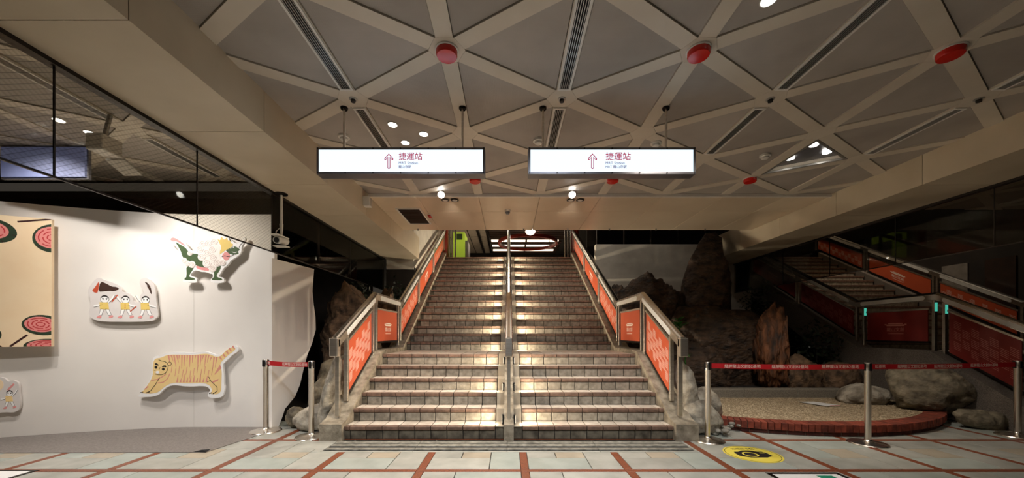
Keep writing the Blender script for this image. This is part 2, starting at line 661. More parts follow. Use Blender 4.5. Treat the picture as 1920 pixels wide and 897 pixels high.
def lattice(cx0, cya, xmin, xmax, ymin, ymax, skip=None, recess=0.012):
    def node(i, j):
        return (cx0 + CXP * i, cya + CYP * j + (CYP / 2 if i % 2 else 0))
    i0, i1 = int((xmin - cx0) / CXP) - 2, int((xmax - cx0) / CXP) + 2
    j0, j1 = int((ymin - cya) / CYP) - 2, int((ymax - cya) / CYP) + 2

    def piece(name, poly, z0, z1, m):
        poly = clip_poly(poly, xmin, xmax, ymin, ymax)
        if len(poly) < 3:
            return
        ar = abs(sum(poly[k][0] * poly[(k + 1) % len(poly)][1] - poly[(k + 1) % len(poly)][0] * poly[k][1]
                     for k in range(len(poly)))) / 2
        if ar < 0.002:
            return
        cx = sum(p[0] for p in poly) / len(poly)
        cy = sum(p[1] for p in poly) / len(poly)
        me = MB().prism([(p[0] - cx, p[1] - cy) for p in poly], z0, z1, 'xyz').mesh(name, m)
        obj(name, me, ceiling, at=(cx, cy, 0))
    dirs = [(0, 1)]
    dd = math.hypot(CXP, CYP / 2)
    dirs = [(CXP / dd, CYP / 2 / dd), (0, 1), (-CXP / dd, CYP / 2 / dd),
            (-CXP / dd, -CYP / 2 / dd), (0, -1), (CXP / dd, -CYP / 2 / dd)]
    hr = 0.122
    hexa = []
    for k in range(6):
        a, b = dirs[k], dirs[(k + 1) % 6]
        det = a[0] * b[1] - a[1] * b[0]
        hexa.append((hr * (b[1] - a[1]) / det, hr * (a[0] - b[0]) / det))
    for i in range(i0, i1 + 1):
        for j in range(j0, j1 + 1):
            n = node(i, j)
            piece('ceiling_node', [(n[0] + 0.988 * h[0], n[1] + 0.988 * h[1]) for h in hexa], CEIL, CEIL + 0.03, 'ceil_rib')
            e = 1 if i % 2 else 0
            nbs = [node(i, j + 1), node(i + 1, j + e), node(i + 1, j + e - 1)]
            for q in nbs:
                dx, dy = q[0] - n[0], q[1] - n[1]
                L = math.hypot(dx, dy)
                dx, dy = dx / L, dy / L
                w = 0.064
                a = (n[0] + dx * hr, n[1] + dy * hr)
                b = (q[0] - dx * hr, q[1] - dy * hr)
                piece('ceiling_rib', [(a[0] - dy * w, a[1] + dx * w), (a[0] + dy * w, a[1] - dx * w),
                                      (b[0] + dy * w, b[1] - dx * w), (b[0] - dy * w, b[1] + dx * w)],
                      CEIL, CEIL + 0.03, 'ceil_rib')
            for tri in ((n, node(i + 1, j + e), node(i + 1, j + e - 1)), (n, node(i, j + 1), node(i + 1, j + e))):
                c = (sum(p[0] for p in tri) / 3, sum(p[1] for p in tri) / 3)
                la = math.dist(tri[1], tri[2])
                lb = math.dist(tri[0], tri[2])
                lc = math.dist(tri[0], tri[1])
                per = la + lb + lc
                inc = tuple((la * tri[0][k] + lb * tri[1][k] + lc * tri[2][k]) / per for k in (0, 1))
                ar = abs((tri[1][0] - tri[0][0]) * (tri[2][1] - tri[0][1]) - (tri[2][0] - tri[0][0]) * (tri[1][1] - tri[0][1])) / 2
                r = 2 * ar / per
                s = (r - 0.069) / r
                pts = [(inc[0] + (p[0] - inc[0]) * s, inc[1] + (p[1] - inc[1]) * s) for p in tri]
                if skip and skip(c):
                    skip_tris.append(pts)
                    continue
                piece('ceiling_panel', pts, CEIL + recess, CEIL + 0.04, 'ceil_panel')


skip_tris = []
lattice(CX0, CYA, -2.18, 5.0, 0.4, 5.69, skip=lambda c: abs(c[0] - 3.66) < 0.17 and abs(c[1] - 4.5) < 0.2)
lattice(-3.98 - CXP, 3.85 - CYP / 2, -7.8, -3.03, 1.2, 5.2)
lattice(6.35, 2.79, 5.90, 11.0, 2.0, 6.4)
# dark joint backing just above the ribs
# glowing triangular lamp recess on the right
for pts in skip_tris[:1]:
    cx = sum(p[0] for p in pts) / 3
    cy = sum(p[1] for p in pts) / 3
    rec = thing('triangular_light_recess', 'triangular recessed light well with three lamps on the right of the ceiling',
                'light', (cx, cy, CEIL))

    def scl(s):
        return [(cx + (p[0] - cx) * s, cy + (p[1] - cy) * s) for p in pts]
    ring = MB()
    A, B = scl(1.0), scl(0.9)
    for k in range(3):
        q = (k + 1) % 3
        ring.prism([A[k], A[q], B[q], B[k]], CEIL - 0.004, CEIL + 0.02, 'xyz')
    obj('frame', ring.mesh('frame', 'alu'), rec)
    side = MB()
    C = scl(0.86)
    for k in range(3):
        q = (k + 1) % 3
        side.prism([B[k], B[q], C[q], C[k]], CEIL + 0.02, CEIL + 0.055, 'xyz')
    obj('well_side', side.mesh('well_side', 'ceil_rib'), rec)
    obj('well_top', MB().prism(B, CEIL + 0.055, CEIL + 0.07, 'xyz').mesh('well_top', 'grey_metal'), rec)
    for (x, y), w in RECESS_LAMPS:
        l = obj('lamp_lens', MB().lathe([(0.0, 0), (0.045, 0), (0.045, 0.02), (0, 0.02)], 20).mesh('lamp_lens', 'lamp_white'),
                rec, at=(x, y, CEIL + 0.032))

# soffit over the stairs
soffit = struct(obj('trim_1', MB().box(-2.18, 5.0, 5.70, 7.59, 3.45, 3.66).mesh('soffit', 'slab')),
                'flat cream panelled underside of the upper floor over the stairs')
sx = [-2.18 + 0.0] + [CX0 + CXP * i for i in range(-1, 6)] + [5.0]
sx = [-2.18, -1.425, -0.47, 0.485, 1.44, 2.395, 3.35, 4.305, 5.0]
for a, b in zip(sx[:-1], sx[1:]):
    for c, d in ((5.72, 6.45), (6.45, 7.59)):
        obj('soffit_panel', tile_mesh(b - a - 0.006, d - c - 0.004, 0.03, 0.002, 'ceil', 'soffit'), soffit,
            at=((a + b) / 2, (c + d) / 2, 3.45))
obj('edge_strip', MB().box(-2.18, 5.0, 5.692, 5.72, 3.405, 3.45).mesh('edge_strip', 'white_paint'), soffit)

# beams
BZ = 3.09


def beam(name, xin, xout, label, yend):
    x0, x1 = min(xin, xout), max(xin, xout)
    b = struct(obj(name, MB().box(x0 + 0.012, x1 - 0.012, 0.0, yend, BZ + 0.012, 3.62).mesh(name, 'dark_gap')), label)
    seams = [-0.0, 0.95, 2.11, 3.28, 4.45, 5.62, 6.79, 7.96, yend]
    xi = 1 if xin > xout else -1
    for a, c in zip(seams[:-1], seams[1:]):
        if c - a < 0.05:
            continue
        m = MB()
        m.box(x0, x1, a + 0.003, c - 0.003, BZ, BZ + 0.012)
        if xi > 0:
            m.box(xin - 0.012, xin, a + 0.003, c - 0.003, BZ + 0.012, 3.62)
        else:
            m.box(xin, xin + 0.012, a + 0.003, c - 0.003, BZ + 0.012, 3.62)
        obj('beam_panel', m.mesh('beam_panel', 'beam'), b)
    return b


beam('beam_left', -2.18, -2.98, 'cream box beam running beside the stairs above the left glass screen', 8.95)
beam('beam_right', 5.0, 5.85, 'cream box beam above the right glass screen', 9.7)


# hanging glass smoke screens
def screen(x, ys, z0, label, m, out):
    t = thing('glass_screen', label, 'glass screen', (x, ys[0], z0))
    for a, b in zip(ys[:-1], ys[1:]):
        obj('glass_pane', MB().box(x - 0.004, x + 0.004, a + 0.004, b - 0.004, z0 + 0.012, BZ - 0.0).mesh('glass_pane', m if (out > 0 or b < 4.8) else 'clear_glass'), t)
    for y in ys[1:-1]:
        obj('pane_joint', MB().box(x - 0.005, x + 0.005, y - 0.004, y + 0.004, z0 + 0.012, BZ).mesh('pane_joint', 'dark_steel'), t)
    obj('bottom_edge_strip', MB().box(x - 0.008, x + 0.008, ys[0], ys[-1], z0 - 0.002, z0 + 0.012).mesh('bottom_edge_strip', 'dark_steel'), t)
    obj('top_channel', MB().box(x - 0.035, x + 0.035, ys[0], ys[-1], BZ - 0.03, BZ).mesh('top_channel', 'dark_steel'), t)
    return t


screen(-3.015, [0.2, 1.32, 2.44, 3.56, 4.68, 5.84, 7.0, 8.9], 2.325, 'wired glass smoke screen hanging over the white exhibition wall', 'wired_glass', -1)
screen(5.885, [0.2, 1.2, 2.3, 3.4, 4.46, 5.6, 6.75, 7.9, 9.6], 2.335, 'clear glass smoke screen hanging in front of the right staircase', 'clear_glass', 1)

# ================================================================== WALLS


def wall_y(x):
    return 5.04 - (0.185 * (-4.3 - x) ** 1.5 if x < -4.3 else 0)


wl = MB()
xs = [-3.21 - 0.1 * i for i in range(0, 45)]
for k in range(len(xs) - 1):
    xa, xb = xs[k], xs[k + 1]
    if k == 11:
        xa -= 0.002
    ya, yb = wall_y(xa), wall_y(xb)
    wl.add([(xa, ya, 0), (xb, yb, 0), (xb, yb, 2.92), (xa, ya, 2.92),
            (xa, ya + 0.06, 0), (xb, yb + 0.06, 0), (xb, yb + 0.06, 2.92), (xa, ya + 0.06, 2.92)],
           [(0, 1, 2, 3), (7, 6, 5, 4), (3, 2, 6, 7), (0, 4, 5, 1)] + ([(0, 3, 7, 4)] if k in (0, 11) else []))
struct(obj('wall_left', wl.mesh('wall_left', 'white_wall', smooth=True)), 'curved white exhibition wall')
# return panel with a wavy free edge, just under the glass
wave = [(4.98, 0.0), (5.10, 0.0), (5.16, 0.1), (5.22, 0.22), (5.42, 0.36), (5.52, 0.52), (5.60, 0.75), (5.68, 0.95), (5.80, 1.15), (5.88, 1.35),
        (5.87, 1.55), (5.83, 1.75), (5.80, 1.95), (5.82, 2.15), (5.84, 2.31), (4.98, 2.31)]
wr = MB().prism(wave, -0.03, 0.0, 'yzx')
wr.v = [(-3.205 + (v[1] - 4.98) * 0.135 + v[0], v[1], v[2]) for v in wr.v]
struct(obj('wall_return', wr.mesh('wall_return', 'white_wall')),
       'white return panel with wavy cut edge beside the rockery')
struct(obj('wall_gallery_back', MB().box(-9, -3.1, 8.2, 8.4, 0, 3.62).mesh('wall', 'dark_wall')), 'dark back wall of the gallery behind the white wall')
struct(obj('ceiling_gallery_rear', MB().box(-9, -3.0, 5.2, 8.4, 3.2, 3.3).mesh('ceiling_rear', 'dark_wall')), 'dark lowered ceiling behind the white wall')
struct(obj('wall_far_left', MB().box(-9.1, -9.0, -4, 8.4, 0, 3.62).mesh('wall', 'beam')), 'side wall left of the gallery')
struct(obj('wall_rear', MB().box(-9, 12, -4.1, -4.0, 0, 3.62).mesh('wall', 'beam')), 'wall behind the viewer')
struct(obj('wall_rockery_left', MB().box(-3.0, -2.3, 9.0, 9.2, 0, 2.9).mesh('wall', 'dark_wall')), 'dark wall behind the left rockery')
wv = obj('wall_stair_left', MB().box(-2.98, -2.32, 8.96, 12.4, 2.85, 6.4).mesh('wall', 'off_white'))
struct(wv, 'off-white wall left of the upper stairs')
struct(obj('wall_rockery_right', MB().box(2.3, 6.4, 9.72, 9.9, 0, 3.64).mesh('wall', 'off_white')),
       'off-white wall behind the right rockery below the upper floor')
struct(obj('wall_right_back', MB().box(6.4, 12, 12.6, 12.8, 0, 6.4).mesh('wall', 'dark_wall')), 'dark wall beyond the right staircase')
struct(obj('wall_far_right', MB().box(12, 12.1, -4, 12.8, 0, 6.4).mesh('wall', 'dark_wall')), 'dark side wall right of the right staircase')
# dark brown wall panels behind the right staircase
rp = struct(obj('wall_right_panels', MB().box(10.5, 10.6, 5.0, 12.6, 0, 3.6).mesh('wall', 'dark_wall')), 'dark panelled wall along the right staircase')
for k in range(9):
    y = 5.2 + k * 0.8
    obj('wall_panel', MB().box(10.47, 10.5, y, y + 0.5, 0.2, 2.9).mesh('wall_panel', 'ceil_dark_tile' if k % 3 == 1 else 'wood_slat'), rp)

# ------------------------------------------------------------------ upper floor seen over the stairs
uf = struct(obj('floor_upper', MB().box(-6, 12, YTOP + 0.25, 24, 3.4, NLOW * RISE + NUP * RISE).mesh('floor_upper', 'off_white')), 'floor of the upper hall')
struct(obj('wall_upper_back', MB().box(-6, 12, 23.8, 24, 3.68, 7).mesh('wall', 'dark_gap')), 'black far wall of the upper hall')
uc = struct(obj('ceiling_upper', MB().box(-6, 12, 7.6, 24, 6.42, 6.6).mesh('ceiling_upper', 'dark_gap')),
            'dark ceiling of the upper hall with slats and light strips')
for k in range(6):
    for i in range(4):
        y = 11.5 + k * 2.0
        x = -5.2 + i * 1.05
        obj('ceiling_tile', tile_mesh(1.0, 1.92, 0.03, 0.003, 'ceil', 'ceil_dark_tile'), uc, at=(x + 0.5, y + 0.96, 6.42))
for k in range(31):
    y = 11.6 + k * 0.38
    lit = k in (22, 25, 28)
    if lit:
        for x0, x1 in ((-0.95, -0.05), (0.05, 0.9), (1.0, 2.7)):
            obj('light_strip', MB().box(x0, x1, y, y + 0.2, 6.30, 6.36).mesh('light_strip', 'strip_warm'), uc)
    else:
        obj('ceiling_slat', MB().box(-0.98, 2.9, y, y + 0.2, 6.33, 6.42).mesh('ceiling_slat', 'wood_slat'), uc)
for x in (-1.15, -1.6):
    obj('ceiling_rail', MB().box(x, x + 0.12, 11, 23, 6.28, 6.40).mesh('ceiling_rail', 'dark_steel'), uc)
rg = thing('ring_pendant', 'brown ring lamp hanging from the ceiling of the upper hall', 'lamp', (0.95, 18.5, 5.85))
rr = MB()
n = 48
for k in range(n):
    t0, t1 = 2 * PI * k / n, 2 * PI * (k + 1) / n
    P = []
    for t in (t0, t1):
        for r in (1.40, 1.50):
            for z in (5.76, 5.90):
                P.append((0.95 + r * math.cos(t), 18.5 + r * math.sin(t), z))
    rr.add(P, [(0, 4, 5, 1), (2, 3, 7, 6), (0, 2, 6, 4), (1, 5, 7, 3)])
obj('ring', rr.mesh('ring', 'column_red'), rg)
for t in (0.6, 2.6, 4.7):
    obj('hanger', MB().tube([(0.95 + 1.45 * math.cos(t), 18.5 + 1.45 * math.sin(t), 5.88), (0.95 + 1.45 * math.cos(t), 18.5 + 1.45 * math.sin(t), 6.4)], 0.01, 6).mesh('hanger', 'dark_steel'), rg)
pl = thing('bowl_pendant', 'small glowing bowl lamp below the edge of the soffit at the stair top', 'lamp', (0.82, 14.0, 5.0))
obj('bowl', MB().lathe([(0.02, 0), (0.14, 0.05), (0.2, 0.14), (0.19, 0.15), (0.13, 0.07), (0.02, 0.02)], 24, (0.82, 14.0, 5.02)).mesh('bowl', 'lamp_warm', True), pl)
obj('shade', MB().lathe([(0.03, 0.28), (0.17, 0.17), (0.165, 0.17), (0.03, 0.26)], 24, (0.82, 14.0, 5.04)).mesh('shade', 'lamp_white', True), pl)
obj('cord', MB().tube([(0.82, 14.0, 5.3), (0.82, 14.0, 6.42)], 0.008, 6).mesh('cord', 'dark_steel'), pl)
for i, (x, y, nm) in enumerate(((-2.16, 12.45, 'left'), (2.28, 12.6, 'right'))):
    c = thing('column', 'dark red round column at the top of the stairs, %s of the treads' % nm, 'column', (x, y, 3.68))
    obj('shaft', MB().lathe([(0.11, 0), (0.11, 2.7)], 20, (x, y, 3.68)).mesh('shaft', 'column_red', True), c)
    for k in range(3):
        q = x + (0.16 + 0.1 * k) * (1 if i == 0 else -1)
        obj('chrome_tube', MB().lathe([(0.03, 0), (0.03, 2.7)], 12, (q, y - 0.05, 3.68)).mesh('chrome_tube', 'steel', True), c)
kk = thing('lime_green_kiosk', 'lime green kiosk panel at the top of the stairs', 'kiosk', (-1.62, 12.9, 3.68))
obj('body', MB().box(-1.98, -1.52, 12.7, 13.5, 3.70, 4.78).mesh('body', 'lime', bevel=0.01), kk)
obj('screen', MB().box(-1.80, -1.60, 12.69, 12.70, 4.52, 4.72).mesh('screen', 'art_green'), kk)
obj('base', MB().box(-1.98, -1.50, 12.68, 13.5, 3.68, 3.70).mesh('base', 'dark_steel'), kk)
obj('side_trim', MB().box(-1.515, -1.42, 12.75, 13.45, 3.72, 4.5).mesh('side_trim', 'alu'), kk)
# glazed balustrade zone above the white wall on the right
gz = thing('upper_glazing', 'dark glazing with slim posts above the off-white wall', 'window', (3.8, 9.8, 3.64))
for k in range(5):
    x = 2.35 + k * 0.72
    obj('glass_pane', MB().box(x + 0.02, x + 0.70, 9.80, 9.81, 3.66, 6.3).mesh('glass_pane', 'dark_glass'), gz)
    obj('post', MB().box(x - 0.015, x + 0.015, 9.78, 9.83, 3.64, 6.4).mesh('post', 'dark_steel'), gz)
struct(obj('wall_upper_right', MB().box(2.7, 12, 12.7, 12.9, 3.68, 6.42).mesh('wall', 'dark_wall')), 'dark wall of the upper hall right of the stairs')
spot((-0.5, 13.5, 6.2), (-0.4, 12.5, 3.6), 60, 120, WARM)
spot((-2.5, 17.0, 6.2), (-2.5, 17.0, 3.6), 420, 140, WARM)
spot((1.5, 20.0, 6.2), (1.5, 20.0, 3.6), 300, 140, WARM)

# ================================================================== STAIRCASES
NSTEP = NLOW + NUP


def nose_y(k):
    return Y1 + (k - 1) * GO if k <= NLOW else YB + (k - NLOW - 1) * GO


def nose_z(y):
    """height of the nosing line at depth y"""
    if y <= YL:
        return RISE * (1 + (y - Y1) / GO)
    if y <= YB - GO:
        return RISE * NLOW
    return RISE * NLOW + RISE * (y - (YB - GO)) / GO


PITCH = 0.196
NOSE = {}


def nosing_mesh(w):
    if round(w, 4) not in NOSE:
        prof = [(0.0, -0.040), (0.0, -0.006), (0.006, 0.0), (0.07, 0.0), (0.07, -0.012), (0.03, -0.012), (0.03, -0.046), (0.006, -0.046)]
        NOSE[round(w, 4)] = MB().prism(prof, -w / 2, w / 2, 'yzx').mesh('nosing_tile', 'nosing')
    return NOSE[round(w, 4)]


def staircase(label, runs, x0, x1, curb, worn_first, limit=300):
    cx = (x0 + x1) / 2
    st = thing('staircase', label, 'staircase', (cx, Y1, 0))
    counts = {'riser_tile': 0, 'nosing_tile': 0, 'tread_tile': 0}
    rest = {'riser_tile': MB(), 'nosing_tile': MB(), 'tread_tile': MB()}

    def put(kind, me, step, at):
        if counts[kind] < limit:
            counts[kind] += 1
            obj(kind, me, step, at=at)
        else:
            rest[kind].add([Vector(v.co) + Vector(at) for v in me.vertices], [tuple(p.vertices) for p in me.polygons])
    for k in range(1, NSTEP + 1):
        y, z = nose_y(k), RISE * k
        nxt = nose_y(k + 1) if k < NSTEP else y + 0.30
        core = MB().box(x0, x1, y + 0.032, nxt + 0.03, max(0, z - RISE - 0.05), z - 0.0125)
        step = obj('step', core.mesh('step', 'grout'), st)
        for (a, b, s, endm) in runs:       # run starts at a, goes towards b
            n = int(abs(b - a) / PITCH)
            left = abs(b - a) - n * PITCH
            spans = [(a + s * PITCH * i, a + s * PITCH * (i + 1)) for i in range(n)]
            if left > 0.03:
                spans.append((a + s * PITCH * n, b))
            for i, (p, q) in enumerate(spans):
                w = abs(q - p) - 0.009
                xc = (p + q) / 2
                last = i == len(spans) - 1 and left > 0.03
                rm = 'riser_worn' if (k == 1 and worn_first) or (last and endm) else 'riser_tile'
                put('riser_tile', tile_mesh(w, RISE - 0.058, 0.012, 0.003, 'riser', rm), step,
                    (xc, y + 0.032, z - RISE + 0.004 + (RISE - 0.058) / 2))
                put('nosing_tile', nosing_mesh(w), step, (xc, y, z))
                if k == NLOW:
                    rows, y0 = 5, y + 0.074
                    dep = (nxt + 0.02 - y0) / rows
                    for r in range(rows):
                        put('tread_tile', tile_mesh(w, dep - 0.006, 0.012, 0.002, 'floor', 'tread_tile'), step,
                            (xc, y0 + dep * (r + 0.5), z - 0.0125))
                else:
                    y0 = y + 0.074
                    dep = nxt + 0.02 - y0
                    put('tread_tile', tile_mesh(w, dep - 0.004, 0.012, 0.002, 'floor', 'tread_tile'), step,
                        (xc, y0 + dep / 2, z - 0.0125))
    for kind, m in (('riser_tile', 'riser_tile'), ('nosing_tile', 'nosing'), ('tread_tile', 'tread_tile')):
        if rest[kind].v:
            tag(obj('remaining_' + kind + 's', rest[kind].mesh(kind, m), st), kind='stuff')
    # side stringers
    for (a, b) in ((x0 - 0.27, x0 - 0.0), (x1 + 0.0, x1 + 0.27)):
        o = 0.065
        ye = YTOP + 0.2
        prof = [(Y1 - 0.06, 0.0), (Y1 - 0.06, 0.20), (Y1 + 0.10, 0.235), (YL - 0.05, nose_z(YL) + o - 0.02), (YL + 0.15, NLOW * RISE + o),
                (YB - 0.25, NLOW * RISE + o), (YB - 0.1, NLOW * RISE + o + 0.08), (ye, nose_z(ye) + o), (ye, nose_z(ye) - 0.4), (YB, 0.5), (YB - 0.3, 0.0)]
        obj('stringer', MB().prism(prof, a, b, 'yzx').mesh('stringer', curb), st)
    return st


main = staircase('wide tiled staircase lit from its centre kerb, between the two orange railings',
                 [(0.165, 2.0, 1, False), (-0.165, -2.0, -1, True)], -2.0, 2.0, 'concrete', True)
# centre kerb, step covers and step lamps
CK = 0.06
ye = YTOP + 0.15
prof = [(Y1 - 0.05, 0), (Y1 - 0.05, 0.19), (Y1 + 0.03, 0.23), (YL, nose_z(YL) + 0.06), (YL + 0.15, NLOW * RISE + 0.09), (YB - 0.25, NLOW * RISE + 0.09),
        (YB, nose_z(YB) + 0.05), (ye, nose_z(ye) + 0.05), (ye, nose_z(ye) - 0.5), (YB, 0.4), (YB - 0.3, 0)]
obj('centre_kerb', MB().prism(prof, -CK, CK, 'yzx').mesh('centre_kerb', 'concrete'), main)
lit = [2, 4, 6, 7, 9, 11, 13, 15, 17, 19, 21, 23]
cov_first = None
for k in range(1, NSTEP + 1):
    y, z = nose_y(k), RISE * k
    nxt = nose_y(k + 1) if k < NSTEP else y + 0.3
    for s in (-1, 1):
        m = MB()
        xa, xb = sorted((s * (CK + 0.001), s * 0.160))
        if k > 1:
            m.box(xa, xb, y - 0.004, y + 0.031, z - RISE + 0.004, z - 0.004)
        m.box(xa, xb, y - 0.004, nxt - 0.006, z - 0.004, z + 0.004)
        obj('step_cover', m.mesh('step_cover', 'step_cover'), main)
        if k == 1:
            obj('riser_tile', tile_mesh(0.10, RISE - 0.01, 0.012, 0.003, 'riser', 'riser_worn'), main, at=(s * 0.112, y + 0.032, RISE / 2))
    if k in lit:
        for s in (-1, 1):
            xa, xb = sorted((s * CK, s * (CK + 0.022)))
            yl = y - 0.20
            lamp = obj('step_lamp', MB().box(xa, xb, yl - 0.035, yl + 0.035, z - RISE + 0.02, z - 0.03).mesh('step_lamp', 'black_plastic'), main)
            xf = s * (CK + 0.0225)
            obj('lamp_lens', MB().box(min(xf, xf + s * 0.001), max(xf, xf + s * 0.001), yl - 0.03, yl + 0.03, z - RISE + 0.03, z - 0.045).mesh('lamp_lens', 'step_lamp_face'), lamp)
            spot((s * (CK + 0.03), yl, z - RISE + 0.08), (s * 1.1, y + 0.03, z - RISE + 0.07), 26.0 if k <= 7 else 36.0, 130, (1.0, 0.86, 0.64), 1.0, 0.03)

right_st = staircase('tiled staircase behind the right glass screen and the planter',
                     [(6.90, 9.86, 1, False)], 6.88, 9.88, 'washed_stone', False, 300)


# ================================================================== HANDRAILS
RAIL_LOW = (Y1 + 0.02, 1.245)
RAIL_A = (YL - 0.01, 1.94)
RAIL_B = (YB - 0.06, 1.925)
RAIL_TOP = (YTOP + 0.55, 1.925 + (YTOP + 0.55 - (YB - 0.06)) * 0.567)


def rail_z(y):
    pts = [RAIL_LOW, RAIL_A, RAIL_B, RAIL_TOP]
    for (a, za), (b, zb) in zip(pts[:-1], pts[1:]):
        if y <= b:
            return za + (zb - za) * (y - a) / (b - a)
    return pts[-1][1]


def sheared(y0, y1, zf0, zf1, x0, x1):
    """bar following sloping lines: zf0, zf1 give bottom and top height at y"""
    v = []
    for x in (x0, x1):
        v += [(x, y0, zf0(y0)), (x, y1, zf0(y1)), (x, y1, zf1(y1)), (x, y0, zf1(y0))]
    return v, [(0, 1, 2, 3), (7, 6, 5, 4), (0, 4, 5, 1), (1, 5, 6, 2), (2, 6, 7, 3), (3, 7, 4, 0)]


PANELS = [(4.86, 5.66, 'pattern', 'flight'), (5.95, 6.95, 'logo', 'landing'), (7.24, 8.52, 'pattern', 'flight'),
          (8.72, 10.2, 'logo', 'flight'), (10.42, 11.9, 'pattern', 'flight')]
POSTS = [4.56, 4.80, 5.72, 5.86, 7.02, 7.16, 8.58, 8.66, 10.26, 10.35, 11.98]


def handrail(label, X, s, prints, centre=False, lower_led=False, pm='orange', ink='print_white'):
    """s = +1 when the treads lie on the +X side"""
    t = thing('handrail', label, 'handrail', (X, Y1, nose_z(Y1)))
    w, h = (0.05, 0.125) if not centre else (0.045, 0.11)
    sec = [(-w, -h), (-w, -0.035), (-w * 0.8, -0.012), (-w * 0.4, 0), (w * 0.4, 0), (w * 0.8, -0.012), (w, -0.035), (w, -h)]
    path = [RAIL_LOW, RAIL_A, RAIL_B, RAIL_TOP]
    v, f = [], []
    n = len(sec)
    for (y, z) in path:
        v += [(X + a, y, z + b) for a, b in sec]
    for i in range(len(path) - 1):
        for k in range(n):
            f.append((i * n + k, i * n + (k + 1) % n, (i + 1) * n + (k + 1) % n, (i + 1) * n + k))
    f += [tuple(range(n))[::-1], tuple(range((len(path) - 1) * n, len(path) * n))]
    obj('top_rail', mesh('top_rail', v, f, 'steel'), t)
    # turned-down end box
    ez = RAIL_LOW[1]
    eb = MB().box(X - w, X + w, Y1 - 0.02, Y1 + 0.06, ez - 0.24, ez - 0.01)
    obj('rail_end', eb.mesh('rail_end', 'steel_brushed', bevel=0.008), t)
    if centre:
        for y in [4.50, 5.74, 7.05, 8.6, 10.2, 11.6]:
            z0 = nose_z(y) + 0.05
            obj('post', MB().box(X - 0.022, X + 0.022, y, y + 0.09, z0, rail_z(y) - 0.09).mesh('post', 'steel_brushed', bevel=0.003), t)
        return t
    for y in POSTS:
        z0 = nose_z(y) + 0.05
        pw = 0.026
        obj('post', MB().box(X - pw, X + pw, y - 0.02, y + 0.02, z0, rail_z(y) - 0.10).mesh('post', 'steel_brushed', bevel=0.003), t)
        if lower_led:
            obj('green_led', MB().box(X - pw * 0.8, X + pw * 0.8, y - 0.024, y - 0.02, rail_z(y) - 0.30, rail_z(y) - 0.16).mesh('green_led', 'green_led'), t) if y in (5.86, 5.72, 7.02) else None
    # pale inset plates along the rail's flanks
    for (a, b) in ((4.72, YL - 0.10), (YL + 0.14, YB - 0.16), (YB + 0.08, 8.5), (8.72, 10.2), (10.42, 11.9)):
        for side in (1, -1):
            pts = []
            for kk in range(9):
                q = PI / 2 + PI * kk / 8
                pts.append((a + 0.035 + 0.035 * math.cos(q), 0.035 * math.sin(q)))
            for kk in range(9):
                q = -PI / 2 + PI * kk / 8
                pts.append((b - 0.035 + 0.035 * math.cos(q), 0.035 * math.sin(q)))
            pr = [(p[0], rail_z(p[0]) - 0.078 + p[1]) for p in pts]
            xa, xb = sorted((X + side * (w - 0.001), X + side * (w + 0.004)))
            obj('inset_plate', MB().prism(pr, xa, xb, 'yzx').mesh('inset_plate', 'rail_plate'), t)
    for (a, b, kind, where) in PANELS:
        if where == 'landing':
            def zb(y): return NLOW * RISE + 0.20

            def zt(y): return NLOW * RISE + 0.71
        else:
            def zb(y): return nose_z(y) + 0.13

            def zt(y): return rail_z(y) - 0.25
        v, f = sheared(a, b, zb, zt, X - 0.006, X + 0.006)
        p = obj('orange_panel', mesh('orange_panel', v, f, pm), t)
        for zf, d0, d1 in ((zb, -0.03, 0.0), (zt, 0.0, 0.03)):
            v, f = sheared(a - 0.02, b + 0.02, lambda y: zf(y) + d0, lambda y: zf(y) + d1, X - 0.014, X + 0.014)
            obj('frame_bar', mesh('frame_bar', v, f, 'dark_steel' if d0 < 0 else 'steel_brushed'), p)
        for side in prints:
            xs0 = X + side * 0.0062
            xs1 = X + side * 0.0072
            pr = MB()

            def dash(ya, yb, z0, th):
                zz = (lambda y: 0) if where == 'landing' else (lambda y: zb(y) - zb((a + b) / 2))
                yy = [(ya, z0), (yb, z0), (yb, z0 + th), (ya, z0 + th)]
                pr.prism([(q[0], q[1] + zb((a + b) / 2) + zz(q[0])) for q in yy], min(xs0, xs1), max(xs0, xs1), 'yzx')
            H = zt((a + b) / 2) - zb((a + b) / 2)
            if kind == 'pattern':
                cw = 0.105
                nc = int((b - a) / cw)
                for c in range(nc):
                    for r in range(3):
                        base = H * 0.16 + r * 0.155 + (0.078 if c % 2 else 0)
                        if base + 0.11 > H * 0.86:
                            continue
                        for l in range(5):
                            dash(a + 0.02 + c * cw, a + 0.02 + c * cw + cw * 0.86, base + l * 0.025, 0.0065)
            else:
                yc = (a + b) / 2
                hw = 0.15
                base = H * 0.50
                dash(yc - hw, yc + hw, base, 0.028)
                dash(yc - hw * 0.8, yc + hw * 0.8, base + 0.036, 0.016)
                dash(yc - hw * 1.22, yc - hw, base + 0.018, 0.02)
                dash(yc + hw, yc + hw * 1.22, base + 0.018, 0.02)
                dash(yc - hw * 0.9, yc + hw * 0.9, base - 0.135, 0.008)
                tm = text_mesh('龍山文創', 0.075, ink, 'CENTER')
                shear = Matrix.Identity(4)
                slope = 0 if where == 'landing' else (zb(b) - zb(a)) / (b - a)
                # text x -> along Y (reading direction seen from that side), text y -> Z
                sgn = 1 if side < 0 else -1
                M = Matrix(((0, 0, -side * 0.0, X + side * 0.0066), (-sgn, 0, 0, yc), (-sgn * slope, 1, 0, zb(yc) + base - 0.06), (0, 0, 0, 1)))
                M = Matrix(((0, 0, 1, X + side * 0.0066), (-sgn, 0, 0, yc), (-sgn * slope, 1, 0, zb(yc) + base - 0.065), (0, 0, 0, 1)))
                obj('lettering', turn(tm, M), p)
            obj('print', pr.mesh('print', ink), p)
    return t


